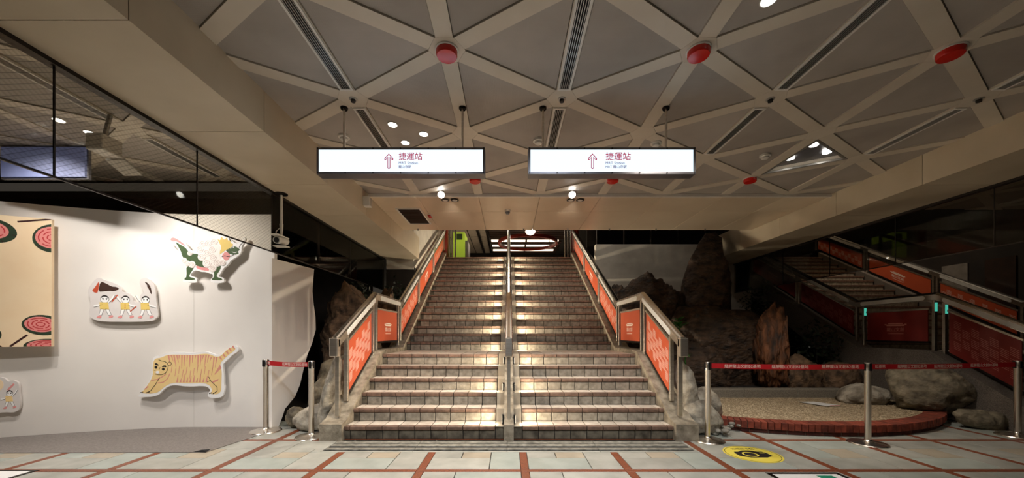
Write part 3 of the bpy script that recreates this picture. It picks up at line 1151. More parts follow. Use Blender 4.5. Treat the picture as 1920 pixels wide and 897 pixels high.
handrail('stainless railing with orange panels on the left of the main stairs', -2.12, 1, (1,))
handrail('stainless railing with orange panels on the right of the main stairs', 2.12, -1, (-1,))
handrail('slim stainless centre rail dividing the main stairs', 0.0, 1, (), centre=True)
handrail('near railing with dark red panels on the right staircase', 6.78, 1, (-1,), lower_led=True, pm='maroon', ink='print_faint')
handrail('far railing with orange panels on the right staircase', 10.0, -1, (-1,))

# ================================================================== SIGNS, CEILING FITTINGS


def sign(label, xa, xb, poles, tx, ax, lines):
    y, z0, z1 = 3.50, 2.785, 3.035
    xc = (xa + xb) / 2
    t = thing('hanging_sign', label, 'sign', (xc, y, z0))
    fr = MB()
    e = 0.02
    fr.box(xa, xb, y - 0.055, y + 0.055, z1 - e, z1)
    fr.box(xa, xb, y - 0.055, y + 0.055, z0, z0 + e)
    fr.box(xa, xa + e, y - 0.055, y + 0.055, z0 + e, z1 - e)
    fr.box(xb - e, xb, y - 0.055, y + 0.055, z0 + e, z1 - e)
    obj('frame', fr.mesh('frame', 'grey_metal'), t)
    obj('back_plate', MB().box(xa + e, xb - e, y + 0.04, y + 0.05, z0 + e, z1 - e).mesh('back_plate', 'grey_metal'), t)
    face = obj('lit_face', MB().box(xa + e, xb - e, y - 0.048, y - 0.040, z0 + e, z1 - e).mesh('lit_face', 'sign_face'), t)
    bm = MB().lathe([(0.007, -0.003), (0.007, 0.003)], 10).mesh('bolt', 'black_plastic')
    bm.transform(Matrix.Rotation(PI / 2, 4, 'X'))
    for k in range(7):
        for zz in (z0 + 0.01, z1 - 0.01):
            obj('bolt', bm, t, at=(xa + 0.012 + (xb - xa - 0.024) * k / 6, y - 0.057, zz))
    for px in poles:
        p = obj('hanging_rod', MB().tube([(px, y, z1), (px, y, CEIL)], 0.011, 10).mesh('hanging_rod', 'steel_brushed', True), t)
        obj('rosette', MB().lathe([(0.035, -0.012), (0.03, -0.02), (0.035, 0.0)][::-1], 16, (px, y, CEIL)).mesh('rosette', 'dark_steel'), p)
    # outlined arrow
    ay, az = y - 0.0495, (z0 + z1) / 2 - 0.005
    out = [(0, 0.075), (0.042, 0.03), (0.042, 0.015), (0.03, 0.012), (0.014, 0.03), (0.014, -0.062), (0, -0.072), (-0.014, -0.062),
           (-0.014, 0.03), (-0.03, 0.012), (-0.042, 0.015), (-0.042, 0.03)]
    inn = [(0, 0.063), (0.034, 0.027), (0.034, 0.022), (0.03, 0.021), (0.007, 0.044), (0.007, -0.057), (0, -0.062), (-0.007, -0.057),
           (-0.007, 0.044), (-0.03, 0.021), (-0.034, 0.022), (-0.034, 0.027)]
    ar = MB()
    for k in range(12):
        q = (k + 1) % 12
        ar.prism([(ax + out[k][0], az + out[k][1]), (ax + out[q][0], az + out[q][1]), (ax + inn[q][0], az + inn[q][1]), (ax + inn[k][0], az + inn[k][1])],
                 ay, ay + 0.001, 'xzy')
    obj('arrow', ar.mesh('arrow', 'sign_red'), face)
    for body, size, dz, m in lines:
        me = turn(thicken(text_mesh(body, size, m), size * 0.022), Matrix.Translation((tx, y - 0.0495, az + dz)) @ UPRIGHT)
        obj('lettering', me, face)
    return t


sign('lit hanging station sign on the left, over the left flight', -1.80, -0.224, (-1.565, -0.44), -1.035, -1.125,
     [('捷運站', 0.075, 0.042, 'sign_red'), ('MRT Station', 0.036, -0.016, 'sign_grey'), ('龍山寺駅', 0.030, -0.052, 'sign_grey')])
sign('lit hanging station sign on the right, over the right flight', 0.183, 1.750, (0.325, 1.495), 0.905, 0.785,
     [('捷運站', 0.080, 0.042, 'sign_red'), ('MRT Station', 0.036, -0.016, 'sign_grey'), ('MRT 龍山寺駅', 0.032, -0.052, 'sign_grey')])


def diffuser(x, ya, yb, label, wd=0.058):
    t = thing('linear_air_diffuser', label, 'air vent', (x, (ya + yb) / 2, CEIL), group='linear diffusers in the ceiling')
    z0, z1 = CEIL - 0.010, CEIL - 0.001
    fr = MB()
    fr.box(x - wd, x + wd, ya, ya + 0.018, z0, z1)
    fr.box(x - wd, x + wd, yb - 0.018, yb, z0, z1)
    fr.box(x - wd, x - wd + 0.018, ya + 0.018, yb - 0.018, z0, z1)
    fr.box(x + wd - 0.018, x + wd, ya + 0.018, yb - 0.018, z0, z1)
    obj('frame', fr.mesh('frame', 'white_paint'), t)
    obj('duct_opening', MB().box(x - wd + 0.018, x + wd - 0.018, ya + 0.018, yb - 0.018, CEIL - 0.003, CEIL - 0.001).mesh('duct_opening', 'dark_gap'), t)
    n = 5
    for k in range(n):
        xx = x - wd + 0.018 + (2 * wd - 0.036) * (k + 0.5) / n
        obj('slat', MB().box(xx - 0.0022, xx + 0.0022, ya + 0.018, yb - 0.018, CEIL - 0.009, CEIL - 0.003).mesh('slat', 'alu'), t)
    return t


ODD = [CX0 + CXP * i for i in (-1, 1, 3, 5)]
nm = ['leftmost', 'middle-left, between the two signs', 'middle-right', 'rightmost']
for k, x in enumerate(ODD):
    diffuser(x, 2.33, 3.24, 'long slotted air diffuser in the near ceiling row, %s of four' % nm[k])
    diffuser(x, 3.50, 4.40, 'slotted air diffuser in the far ceiling row, %s of four' % nm[k])
for k, (ya, yb) in enumerate(((2.75, 3.68), (4.05, 5.05))):
    diffuser(-3.98, ya, yb, 'slotted air diffuser behind the left glass, %s one' % ('nearer', 'farther')[k])

DN = {(-0.47, 2.79): 'above the left sign, near row', (1.44, 2.79): 'right of centre, near row', (3.35, 2.79): 'far right, near row',
      (-0.47, 5.11): 'just under the left sign, far row', (1.44, 5.11): 'just under the right sign, far row', (3.35, 5.11): 'beside the triangular light recess, far row'}
for (x, y), w in DN.items():
    t = thing('red_ceiling_dome', 'red disc lamp on the ceiling, ' + w, 'ceiling lamp', (x, y, CEIL), group='red discs on the ceiling nodes')
    obj('base_ring', MB().lathe([(0.09, 0), (0.09, -0.008), (0.083, -0.010)], 28, (x, y, CEIL)).mesh('base_ring', 'white_plastic', True), t)
    obj('red_cover', MB().lathe([(0.080, -0.008), (0.080, -0.04), (0.074, -0.05), (0.0, -0.054)], 28, (x, y, CEIL)).mesh('red_cover', 'red_dome', True), t)
for x, w in zip(ODD, ('left of the left sign rods', 'between the signs', 'right of the right sign', 'at the right beam')):
    t = thing('ceiling_sensor', 'small black sensor on a cream ceiling node, ' + w, 'sensor', (x, 3.37, CEIL), group='small sensors on the ceiling')
    obj('ring', MB().lathe([(0.036, 0), (0.036, -0.006), (0.024, -0.01)], 18, (x, 3.37, CEIL)).mesh('ring', 'alu', True), t)
    obj('eye', MB().lathe([(0.022, -0.006), (0.02, -0.03), (0.0, -0.034)], 14, (x, 3.37, CEIL)).mesh('eye', 'black_plastic', True), t)
for (x, y), w in {(-1.80, 4.02): 'beside the far left diffuser', (0.33, 4.1): 'behind the right sign', (3.10, 4.45): 'left of the triangular light recess',
                  (1.66, 4.15): 'above the right end of the right sign'}.items():
    t = thing('smoke_detector', 'white round smoke detector on the ceiling, ' + w, 'smoke detector', (x, y, CEIL))
    obj('base', MB().lathe([(0.06, 0.011), (0.06, -0.012), (0.055, -0.015)], 22, (x, y, CEIL)).mesh('base', 'white_plastic', True), t)
    obj('chamber', MB().lathe([(0.04, -0.014), (0.038, -0.035), (0.03, -0.042), (0, -0.043)], 20, (x, y, CEIL)).mesh('chamber', 'white_plastic', True), t)


def downlight(x, y, z, label, group):
    t = thing('recessed_downlight', label, 'downlight', (x, y, z), group=group)
    obj('trim_ring', MB().lathe([(0.052, 0.0), (0.052, -0.006), (0.044, -0.006), (0.044, 0.0)], 24, (x, y, z + 0.011)).mesh('trim_ring', 'white_plastic', True), t)
    obj('lens', MB().lathe([(0.0, 0.004), (0.044, 0.004), (0.044, 0.009), (0.0, 0.009)], 24, (x, y, z)).mesh('lens', 'lamp_white'), t)


for k, ((x, y), *_r) in enumerate(HALL_LAMPS):
    lab = ['glowing downlight of the trio behind the left sign, nearest', 'glowing downlight of the trio behind the left sign, right one',
           'glowing downlight of the trio behind the left sign, farthest', 'round downlight at the top edge of the picture',
           'round downlight overhead near the viewer, right one', 'round downlight overhead near the viewer, left one', 'round downlight overhead near the viewer, far right one added to brighten the floor'][k]
    downlight(x, y, CEIL, lab, 'downlights in the ceiling')
for k, ((x, y), *_r) in enumerate(GALLERY_LAMPS):
    downlight(x, y, CEIL, 'glowing downlight behind the wired glass, %s' % ('leftmost', 'second from the left', 'nearest the wall end', 'added out of view to brighten the gallery')[k], 'downlights behind the left glass')

# twin emergency spot lamps on the soffit edge
for k, x in enumerate((-1.03, 0.965)):
    t = thing('twin_spot_lamp', 'bright twin spot lamp on the soffit edge, %s of centre' % ('left', 'right')[k], 'spot lamp', (x, 5.66, CEIL),
              group='twin spot lamps over the stairs')
    obj('bracket', MB().box(x - 0.02, x + 0.02, 5.63, 5.69, 3.37, CEIL).mesh('bracket', 'white_plastic'), t)
    hd = MB().lathe([(0.02, -0.07), (0.05, -0.04), (0.055, 0.0)], 18)
    me = hd.mesh('lamp_head', 'white_plastic', True)
    R = Matrix.Rotation(math.radians(-50), 4, 'X')
    me.transform(R @ Matrix.Rotation(PI, 4, 'X'))
    h = obj('lamp_head', me, t, at=(x, 5.60, 3.40))
    le = MB().lathe([(0.0, 0.0), (0.048, 0.0), (0.048, 0.004), (0, 0.004)], 18).mesh('bulb', 'lamp_bright')
    le.transform(R @ Matrix.Rotation(PI, 4, 'X'))
    obj('bulb', le, h, at=(x, 5.60, 3.40))
    for q in (0.02, 0.17):
        lo = MB().lathe([(0.062, -0.003), (0.066, 0.0), (0.062, 0.003), (0.058, 0)], 18)
        g = lo.mesh('lens_rim', 'dark_steel', True)
        obj('lens_rim', g, t, at=(x + q, 5.85, 3.405))
        obj('lens', MB().lathe([(0.0, -0.012), (0.055, 0.0), (0.055, 0.006)], 18).mesh('lens', 'white_plastic', True), t, at=(x + q, 5.85, 3.405))
    spot((x, 5.52, 3.30), (x * 1.1, 4.4, 0.0), 120, 85, NEUTRAL, 0.9)
    spot((x + 0.09, 5.87, 3.36), (x * 1.1, 9.0, 2.0), 55, 75, NEUTRAL, 1.0)
# dome camera, sprinklers, vent and boxes on the soffit and beam
t = thing('dome_camera', 'small white dome camera in the middle of the soffit', 'camera', (-0.02, 6.35, 3.42))
obj('base', MB().lathe([(0.05, 0.0), (0.05, -0.03), (0.045, -0.035)], 20, (-0.02, 6.35, 3.42)).mesh('base', 'white_plastic', True), t)
obj('dome', MB().lathe([(0.042, -0.033), (0.036, -0.06), (0.02, -0.075), (0, -0.08)], 20, (-0.02, 6.35, 3.42)).mesh('dome', 'grey_metal', True), t)
t = thing('return_air_grille', 'dark square air grille in a white frame on the soffit', 'air vent', (-1.72, 6.7, 3.42))
gf = MB()
for (a, b, c, d) in ((-1.93, -1.5, 6.25, 6.28), (-1.93, -1.5, 7.12, 7.15), (-1.93, -1.9, 6.28, 7.12), (-1.53, -1.5, 6.28, 7.12)):
    gf.box(a, b, c, d, 3.405, 3.42)
obj('frame', gf.mesh('frame', 'white_paint'), t)
obj('opening', MB().box(-1.9, -1.53, 6.28, 7.12, 3.415, 3.42).mesh('opening', 'dark_gap'), t)
for k in range(16):
    y = 6.30 + k * 0.051
    obj('grille_bar', MB().box(-1.9, -1.53, y, y + 0.02, 3.408, 3.415).mesh('grille_bar', 'wood_slat'), t)
t = thing('alarm_light', 'small red alarm light beside the soffit grille', 'alarm light', (-1.43, 6.65, 3.42))
obj('red_lens', MB().box(-1.46, -1.40, 6.60, 6.72, 3.395, 3.415).mesh('red_lens', 'red_dome', bevel=0.006), t)
obj('base', MB().box(-1.47, -1.39, 6.59, 6.73, 3.415, 3.42).mesh('base', 'white_plastic'), t)
t = thing('speaker_box', 'white wall speaker box on the left beam near the soffit edge', 'speaker', (-2.12, 5.55, 3.3))
obj('housing', MB().prism([(5.48, 3.34), (5.62, 3.34), (5.60, 3.20), (5.50, 3.20)], -2.18, -2.08, 'yzx').mesh('housing', 'white_plastic', bevel=0.006), t)
obj('grille', MB().prism([(5.51, 3.33), (5.59, 3.33), (5.58, 3.21), (5.52, 3.21)], -2.08, -2.076, 'yzx').mesh('grille', 'off_white'), t)
for k, x in enumerate((-1.85, 0.30, 1.20, 2.05, 3.0, 4.0)):
    t = thing('sprinkler_head', 'tiny dark sprinkler at the soffit rear edge, %s' % ('leftmost', 'second from the left', 'third from the left', 'third from the right', 'second from the right', 'rightmost')[k], 'sprinkler', (x, 7.5, 3.42), group='sprinklers along the soffit')
    obj('plate', MB().lathe([(0.02, 0), (0.02, -0.006), (0.014, -0.008)], 12, (x, 7.5, 3.42)).mesh('plate', 'alu', True), t)
    obj('stem', MB().lathe([(0.009, -0.006), (0.009, -0.03), (0.016, -0.032), (0.0, -0.036)], 10, (x, 7.5, 3.42)).mesh('stem', 'dark_steel', True), t)
# security camera on a pole below the left beam
cx_, cy_ = -2.93, 4.74
t = thing('pole_camera', 'white security camera on a pole hanging from the left beam', 'security camera', (cx_, cy_, BZ))
obj('flange', MB().lathe([(0.075, 0.0), (0.075, -0.012), (0.03, -0.02)], 22, (cx_, cy_, BZ)).mesh('flange', 'dark_steel', True), t)
obj('pole', MB().tube([(cx_, cy_, BZ), (cx_, cy_, 2.66)], 0.016, 12).mesh('pole', 'white_plastic', True), t)
obj('joint', MB().tube([(cx_, cy_, 2.70), (cx_, cy_, 2.56)], [0.022, 0.014], 12).mesh('joint', 'white_plastic', True), t)
cb = obj('camera_body', MB().tube([(cx_, cy_ - 0.10, 2.47), (cx_, cy_ + 0.10, 2.50)], 0.045, 18).mesh('camera_body', 'white_plastic', True), t)
obj('lens', MB().tube([(cx_, cy_ - 0.106, 2.469), (cx_, cy_ - 0.098, 2.47)], 0.034, 16).mesh('lens', 'black_plastic', True), cb)
obj('visor', MB().box(cx_ - 0.055, cx_ + 0.055, cy_ - 0.16, cy_ + 0.08, 2.527, 2.535).mesh('visor', 'white_plastic'), cb)
obj('mount_plate', MB().box(cx_ - 0.08, cx_ + 0.08, cy_ - 0.05, cy_ + 0.05, 2.405, 2.415).mesh('mount_plate', 'white_plastic'), t)
obj('cable', MB().tube([(cx_ - 0.01, cy_, 2.66), (cx_ - 0.07, cy_, 2.6), (cx_ - 0.05, cy_, 2.54)], 0.006, 8).mesh('cable', 'white_plastic', True), t)
# track spot behind the left glass
t = thing('track_projector', 'white box projector lamp hanging behind the wired glass', 'spot lamp', (-4.0, 3.65, CEIL))
obj('arm', MB().tube([(-3.92, 3.62, CEIL), (-4.0, 3.64, 3.24)], 0.02, 10).mesh('arm', 'alu', True), t)
obj('box', MB().box(-4.10, -3.94, 3.56, 3.76, 3.08, 3.24).mesh('box', 'white_plastic', bevel=0.008), t)
obj('barn_door', MB().prism([(3.76, 3.06), (3.94, 2.98), (3.94, 3.0), (3.76, 3.08)], -4.12, -3.92, 'yzx').mesh('barn_door', 'white_plastic'), t)
t = thing('blue_reflection_panel', 'pale blue panel standing in for a reflection in the wired glass', 'panel', (-5.22, 4.2, 3.06))  # added panel that carries the painted bluish reflection of the left glass
obj('face', MB().box(-5.80, -4.84, 4.20, 4.22, 3.08, 3.42).mesh('face', 'blue_reflection'), t)
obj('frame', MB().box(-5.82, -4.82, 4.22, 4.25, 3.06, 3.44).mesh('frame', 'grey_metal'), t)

# ================================================================== WALL CUT-OUTS


def smooth_poly(p, it=2):
    for _ in range(it):
        q = []
        for i in range(len(p)):
            a, b = p[i], p[(i + 1) % len(p)]
            q.append((0.75 * a[0] + 0.25 * b[0], 0.75 * a[1] + 0.25 * b[1]))
            q.append((0.25 * a[0] + 0.75 * b[0], 0.25 * a[1] + 0.75 * b[1]))
        p = q
    return p


def ell(cx, cy, rx, ry, n=18, rot=0.0):
    return [(cx + rx * math.cos(t) * math.cos(rot) - ry * math.sin(t) * math.sin(rot),
             cy + rx * math.cos(t) * math.sin(rot) + ry * math.sin(t) * math.cos(rot)) for t in (2 * PI * k / n for k in range(n))]


def ribbon(pts, w):
    """mitred quads along a polyline (no overlaps)"""
    side = []
    for i in range(len(pts)):
        a, b = pts[max(i - 1, 0)], pts[min(i + 1, len(pts) - 1)]
        d = math.hypot(b[0] - a[0], b[1] - a[1]) or 1
        nx, ny = -(b[1] - a[1]) / d * w / 2, (b[0] - a[0]) / d * w / 2
        side.append(((pts[i][0] + nx, pts[i][1] + ny), (pts[i][0] - nx, pts[i][1] - ny)))
    return [[side[i][0], side[i + 1][0], side[i + 1][1], side[i][1]] for i in range(len(pts) - 1)]


class Cutout:
    """flat board on the curved wall, drawn in its own drawing units (u right, v down)"""

    def __init__(s, name, label, cat, px_left, px_right, z_mid, u_left, u_right, v_mid, unit, off=0.02, thick=0.03):
        ya, yb = wall_y(px_left), wall_y(px_right)
        ang = math.atan2(yb - ya, px_right - px_left)
        nx, ny = math.sin(ang), -math.cos(ang)
        mx, my = (px_left + px_right) / 2, (ya + yb) / 2
        s.t = thing(name, label, cat, (mx + nx * off, my + ny * off, z_mid), ang)
        s.u0, s.v0, s.k, s.th = (u_left + u_right) / 2, v_mid, unit, thick
        s.ku = math.hypot(px_right - px_left, yb - ya) / (u_right - u_left)

    def loc(s, p):
        return ((p[0] - s.u0) * s.ku, (s.v0 - p[1]) * s.k)

    def board(s, poly, m='art_white', it=2):
        pts = [s.loc(p) for p in (smooth_poly(poly, it) if it else poly)]
        obj('board', MB().prism(pts, -s.th, 0, 'xzy').mesh('board', m), s.t, local=(0, 0, 0))

    def paint(s, name, polys, m, layer, split=False):
        if split:
            for p in polys:
                s.paint(name, [p], m, layer)
            return
        mb = MB()
        y = -s.th - 0.0006 * layer
        for p in polys:
            pts = [s.loc(q) for q in p]
            mb.prism(pts, y - 0.0005, y + 0.0006 * layer, 'xzy')
        obj(name, mb.mesh(name, m), s.t, local=(0, 0, 0))


# tiger ------------------------------------------------------------
T = Cutout('tiger_cutout', 'flat yellow tiger cut-out with pink stripes low on the white wall', 'wall art', -4.938, -3.667, 0.772, 105, 1528, 430, 0.000966)
T.board([(105, 755), (180, 690), (300, 480), (305, 250), (345, 205), (400, 210), (520, 155), (700, 155), (900, 165), (1050, 145), (1130, 165), (1210, 200),
         (1290, 195), (1370, 110), (1440, 65), (1500, 70), (1528, 110), (1510, 155), (1440, 190), (1330, 300), (1295, 330), (1320, 500), (1315, 600), (1330, 640),
         (1310, 760), (1260, 800), (1085, 795), (1090, 725), (1130, 690), (1060, 622), (800, 640), (600, 605), (480, 650), (375, 772), (110, 772)])
T.paint('body', [smooth_poly([(130, 722), (190, 680), (320, 490), (308, 350), (335, 240), (420, 235), (520, 188), (700, 190), (900, 195), (1040, 175), (1120, 185), (1200, 224), (1270, 215),
        (1350, 130), (1430, 82), (1482, 92), (1478, 130), (1400, 180), (1280, 288), (1262, 340), (1287, 420), (1282, 560), (1278, 745), (1098, 742), (1165, 690), (1072, 580), (800, 592), (590, 572), (470, 635), (370, 728)], 2)], 'tiger_yellow', 1)
st = []
for k, x in enumerate(range(520, 1240, 38)):
    L = [150, 90, 170, 110, 60, 190][k % 6]
    lean = -30 if x < 640 else (25 if x > 980 else 6)
    top = 195 if x < 1100 else 222
    st.append([(x, top), (x + 24, top), (x + 14 - lean, top + L), (x + 10 - lean, top + L)])
for k, x in enumerate(range(640, 1080, 46)):
    L = [100, 60, 120, 70, 90][k % 5]
    st.append([(x, 575), (x + 26, 575), (x + 30, 575 - L), (x + 26, 575 - L)])
for k, x in enumerate(range(580, 1180, 52)):
    y = 330 + (k * 53) % 90
    st.append([(x, y), (x + 10, y - 4), (x - 8, y + 110), (x - 14, y + 105)])
for (a, b) in ((1270, 240), (1320, 205), (1365, 160), (1405, 120), (1455, 90)):
    st.append([(a - 22, b - 12), (a - 4, b - 26), (a + 22, b + 14), (a + 8, b + 28)])
st += [[(1262, 330), (1282, 380), (1190, 470), (1180, 465)], [(1240, 530), (1230, 560), (1160, 585), (1150, 565)], [(240, 620), (255, 630), (205, 668), (195, 660)]]
st += ribbon([(380, 580), (460, 570), (520, 520), (552, 450)], 12) + ribbon([(290, 545), (380, 530), (470, 480), (500, 455)], 12)
T.paint('stripes', st, 'tiger_pink', 2)
ln = []
head = [(395, 258), (430, 275), (480, 282), (520, 310), (530, 350), (520, 400), (490, 445), (440, 465), (390, 465), (345, 455)]
ln += ribbon(head, 7)
ear = ell(547, 315, 26, 26, 14)
ln += ribbon(ear[9:] + ear[:8], 6)
ln += ribbon([(410, 505), (350, 600), (285, 685), (225, 715)], 7) + ribbon([(1100, 500), (1130, 560), (1220, 645), (1222, 700), (1160, 740)], 7) + ribbon([(1078, 575), (1125, 550)], 6)
ln += ribbon([(135, 712), (180, 705)], 10) + ribbon([(225, 712), (270, 703)], 10) + ribbon([(1105, 735), (1145, 722)], 10) + ribbon([(1160, 735), (1200, 722)], 10)
ln += ribbon([(400, 395), (415, 365)], 5) + ribbon([(320, 400), (350, 410)], 4)
T.paint('outlines', ln, 'ink', 3)
T.paint('eyebrow', [smooth_poly([(340, 310), (365, 302), (395, 328), (392, 342), (362, 330), (342, 326)], 2), smooth_poly([(440, 355), (470, 335), (500, 340), (503, 365), (470, 358), (446, 366)], 2)], 'ink', 3)
T.paint('eye', [ell(358, 362, 20, 21), ell(460, 390, 20, 19)], 'ink', 3)
T.paint('muzzle', [ell(380, 432, 26, 19)], 'art_white', 4)

# lion ----------------------------------------------------------------
L = Cutout('lion_cutout', 'flat green lion cut-out with white curls and yellow mane high on the white wall', 'wall art', -4.571, -3.557, 2.308, 90, 1225, 448, 0.000889, off=0.04)
L.board([(90, 200), (100, 130), (170, 110), (260, 160), (340, 225), (390, 330), (480, 350), (490, 240), (560, 165), (700, 140), (790, 90), (900, 95), (1000, 150), (1060, 220), (1130, 230),
         (1180, 130), (1215, 120), (1225, 180), (1160, 280), (1165, 360), (1100, 430), (1010, 480), (960, 560), (900, 600), (860, 680), (815, 730), (890, 745), (915, 790), (890, 830), (715, 825), (700, 780),
         (745, 740), (735, 690), (700, 690), (650, 665), (560, 660), (500, 635), (450, 650), (400, 720), (490, 745), (510, 800), (480, 828), (300, 822), (295, 780), (340, 740), (340, 600), (280, 500), (270, 430), (225, 300)])
L.paint('body', [smooth_poly([(180, 200), (260, 250), (345, 300), (380, 360), (440, 385), (520, 385), (540, 440), (610, 510), (690, 600), (560, 590), (480, 560), (420, 510), (350, 490), (300, 455), (270, 350), (225, 270)], 2),
                 smooth_poly([(350, 560), (465, 590), (440, 640), (395, 710), (395, 740), (470, 755), (480, 785), (315, 785), (330, 755), (355, 740)], 1),
                 smooth_poly([(780, 570), (865, 560), (850, 630), (800, 700), (800, 740), (870, 755), (885, 790), (720, 785), (735, 755), (760, 740), (755, 640)], 1),
                 smooth_poly([(930, 325), (1000, 300), (1050, 265), (1110, 290), (1145, 320), (1110, 350), (1130, 385), (1060, 400), (990, 390), (945, 350)], 1)], 'art_green', 1, True)
L.paint('mane', [smooth_poly([(880, 300), (800, 150), (850, 190), (865, 115), (910, 180), (950, 130), (965, 190), (1005, 170), (1000, 220), (1050, 240), (1000, 300), (930, 330), (880, 370), (830, 400), (820, 370)], 1)], 'art_yellow', 2)
L.paint('beard', [smooth_poly([(880, 400), (930, 345), (1000, 395), (990, 450), (940, 500), (880, 440)], 1), smooth_poly([(490, 565), (580, 590), (680, 605), (690, 645), (600, 640), (500, 610)], 1),
                  smooth_poly([(115, 180), (130, 145), (180, 145), (250, 190), (340, 260), (320, 270), (200, 195), (150, 205)], 1)], 'art_pink', 2, True)
curl = [(590, 235, 50), (675, 225, 52), (760, 205, 50), (550, 320, 55), (655, 375, 55), (735, 320, 55), (580, 435, 55), (745, 435, 55), (660, 530, 62), (805, 520, 60), (740, 605, 52), (405, 380, 32),
        (320, 490, 36), (365, 535, 38), (435, 550, 46), (890, 520, 42)]
L.paint('fleece', [smooth_poly([(520, 280), (620, 190), (760, 180), (860, 290), (840, 400), (880, 520), (760, 600), (640, 560), (560, 460), (510, 360)], 2)], 'art_cream', 3)
for q_, (a_, b_, r_) in enumerate(curl):
    L.paint('curl', [ell(a_, b_, r_ + 6, r_ + 6, 20)], 'art_cream', 3.4 + 0.2 * q_)
    pts = []
    for q in range(22):
        th = q * 0.62
        rr_ = r_ * (1 - q / 24)
        pts.append((a_ + rr_ * math.cos(th), b_ + rr_ * math.sin(th)))
    L.paint('curl_line', ribbon(pts, 5), 'art_line', 7.0 + 0.2 * q_)
L.paint('teeth', [smooth_poly([(1010, 345), (1060, 365), (1120, 350), (1060, 378)], 1), ell(1045, 285, 8, 8, 10), ell(1005, 300, 7, 7, 10)], 'art_white', 3)
L.paint('mouth_line', ribbon([(875, 430), (920, 415), (960, 428), (1010, 420), (1050, 400)], 8) + ribbon([(1130, 290), (1150, 245), (1195, 210)], 6) + ribbon([(980, 150), (1010, 195)], 14), 'ink', 4)


# procession ----------------------------------------------------------
def boy(C, cx, top, k, flip, name, arm_up=True, tunic='art_yellow', shoe='art_pink'):
    """little figure print, head top at (cx, top)"""
    lg = [[(cx - 60 * k, top + 205 * k), (cx - 10 * k, top + 205 * k), (cx - 45 * k, top + 300 * k), (cx - 85 * k, top + 295 * k)],
          [(cx + 10 * k, top + 205 * k), (cx + 60 * k, top + 205 * k), (cx + 100 * k, top + 290 * k), (cx + 55 * k, top + 298 * k)]]
    hd = ell(cx, top + 58 * k, 62 * k, 56 * k, 22)
    C.paint(name + '_leg', lg, 'art_white', 2, True)
    C.paint(name + '_head', [hd], 'art_white', 2)
    ol = []
    for q in lg + [hd]:
        ol += ribbon(q + [q[0]], 4 * k)
    ol += ribbon([(cx + 30 * k * flip, top + 138 * k), (cx + 90 * k * flip, top + 163 * k), (cx + 160 * k * flip, top + 180 * k)], 5 * k)
    if arm_up:
        ol += ribbon([(cx - 60 * k * flip, top + 118 * k), (cx - 122 * k * flip, top + 54 * k), (cx - 152 * k * flip, top + 2 * k)], 5 * k)
    C.paint(name + '_outline', ol, 'ink', 3)
    f = flip
    C.paint(name + '_arms', ribbon([(cx + 30 * k * f, top + 125 * k), (cx + 90 * k * f, top + 150 * k), (cx + 160 * k * f, top + 165 * k)], 26 * k)
            + (ribbon([(cx - 50 * k * f, top + 110 * k), (cx - 110 * k * f, top + 50 * k), (cx - 140 * k * f, top + 0 * k)], 26 * k) if arm_up else []), 'art_white', 2)
    C.paint(name + '_tunic', [smooth_poly([(cx - 75 * k, top + 105 * k), (cx + 50 * k, top + 105 * k), (cx + 65 * k, top + 210 * k), (cx - 70 * k, top + 210 * k)], 0)], tunic, 3)
    C.paint(name + '_hair', [[(cx + 60 * k * math.cos(a), top + 55 * k - 58 * k * math.sin(a)) for a in (0.15 + 2.84 * q / 10 for q in range(11))] + [(cx - 20 * k, top + 22 * k), (cx + 20 * k, top + 22 * k)],
                             ell(cx - 24 * k, top + 58 * k, 10 * k, 10 * k, 10), ell(cx + 28 * k, top + 58 * k, 10 * k, 10 * k, 10)]
            + ribbon([(cx - 40 * k, top + 42 * k), (cx - 10 * k, top + 50 * k)], 6 * k) + ribbon([(cx + 12 * k, top + 50 * k), (cx + 44 * k, top + 42 * k)], 6 * k), 'ink', 3)
    C.paint(name + '_shoes', [smooth_poly([(cx - 130 * k, top + 335 * k), (cx - 80 * k, top + 300 * k), (cx - 45 * k, top + 305 * k), (cx - 55 * k, top + 345 * k)], 1),
                              smooth_poly([(cx + 60 * k, top + 345 * k), (cx + 65 * k, top + 305 * k), (cx + 120 * k, top + 295 * k), (cx + 130 * k, top + 325 * k)], 1)], shoe, 3)


Pn = Cutout('procession_cutout', 'white cut-out of three little figures in yellow tunics carrying flag and drum sticks', 'wall art', -5.463, -4.716, 1.719, 160, 1230, 450, 0.000871)
Pn.board([(160, 330), (200, 230), (280, 130), (340, 110), (420, 145), (600, 195), (680, 270), (660, 320), (760, 320), (830, 390), (850, 470), (930, 470), (950, 340), (1010, 320), (950, 220), (930, 150), (970, 100), (1060, 90),
          (1150, 170), (1190, 300), (1190, 400), (1215, 560), (1230, 680), (1180, 715), (1130, 765), (350, 772), (220, 720), (175, 660), (200, 560), (205, 420)], 'art_board')
for cx, fl, n_ in ((415, -1, 'figure'), (1030, 1, 'figure')):
    boy(Pn, cx, 372, 1.0, 1 if cx > 900 else -1, 'left' if cx < 900 else 'right')
boy(Pn, 725, 372, 1.0, 1, 'middle')
Pn.paint('flag', [smooth_poly([(350, 165), (430, 190), (520, 240), (590, 240), (635, 272), (560, 308), (480, 302), (400, 315), (320, 322)], 1),
                  smooth_poly([(1010, 150), (1060, 165), (1110, 230), (1128, 335), (1112, 340), (1085, 270), (1050, 220), (1060, 210)], 1)], 'art_brown', 2, True)
Pn.paint('tassel', [smooth_poly([(335, 160), (318, 330), (275, 340), (225, 305), (270, 260), (300, 210)], 1)], 'art_orange', 2)
Pn.paint('drum_sticks', ribbon([(520, 468), (608, 362)], 16) + ribbon([(795, 612), (890, 530)], 14) + [ell(720, 508, 9, 9, 8), ell(720, 530, 9, 9, 8), ell(720, 555, 9, 9, 8)], 'art_orange', 4)

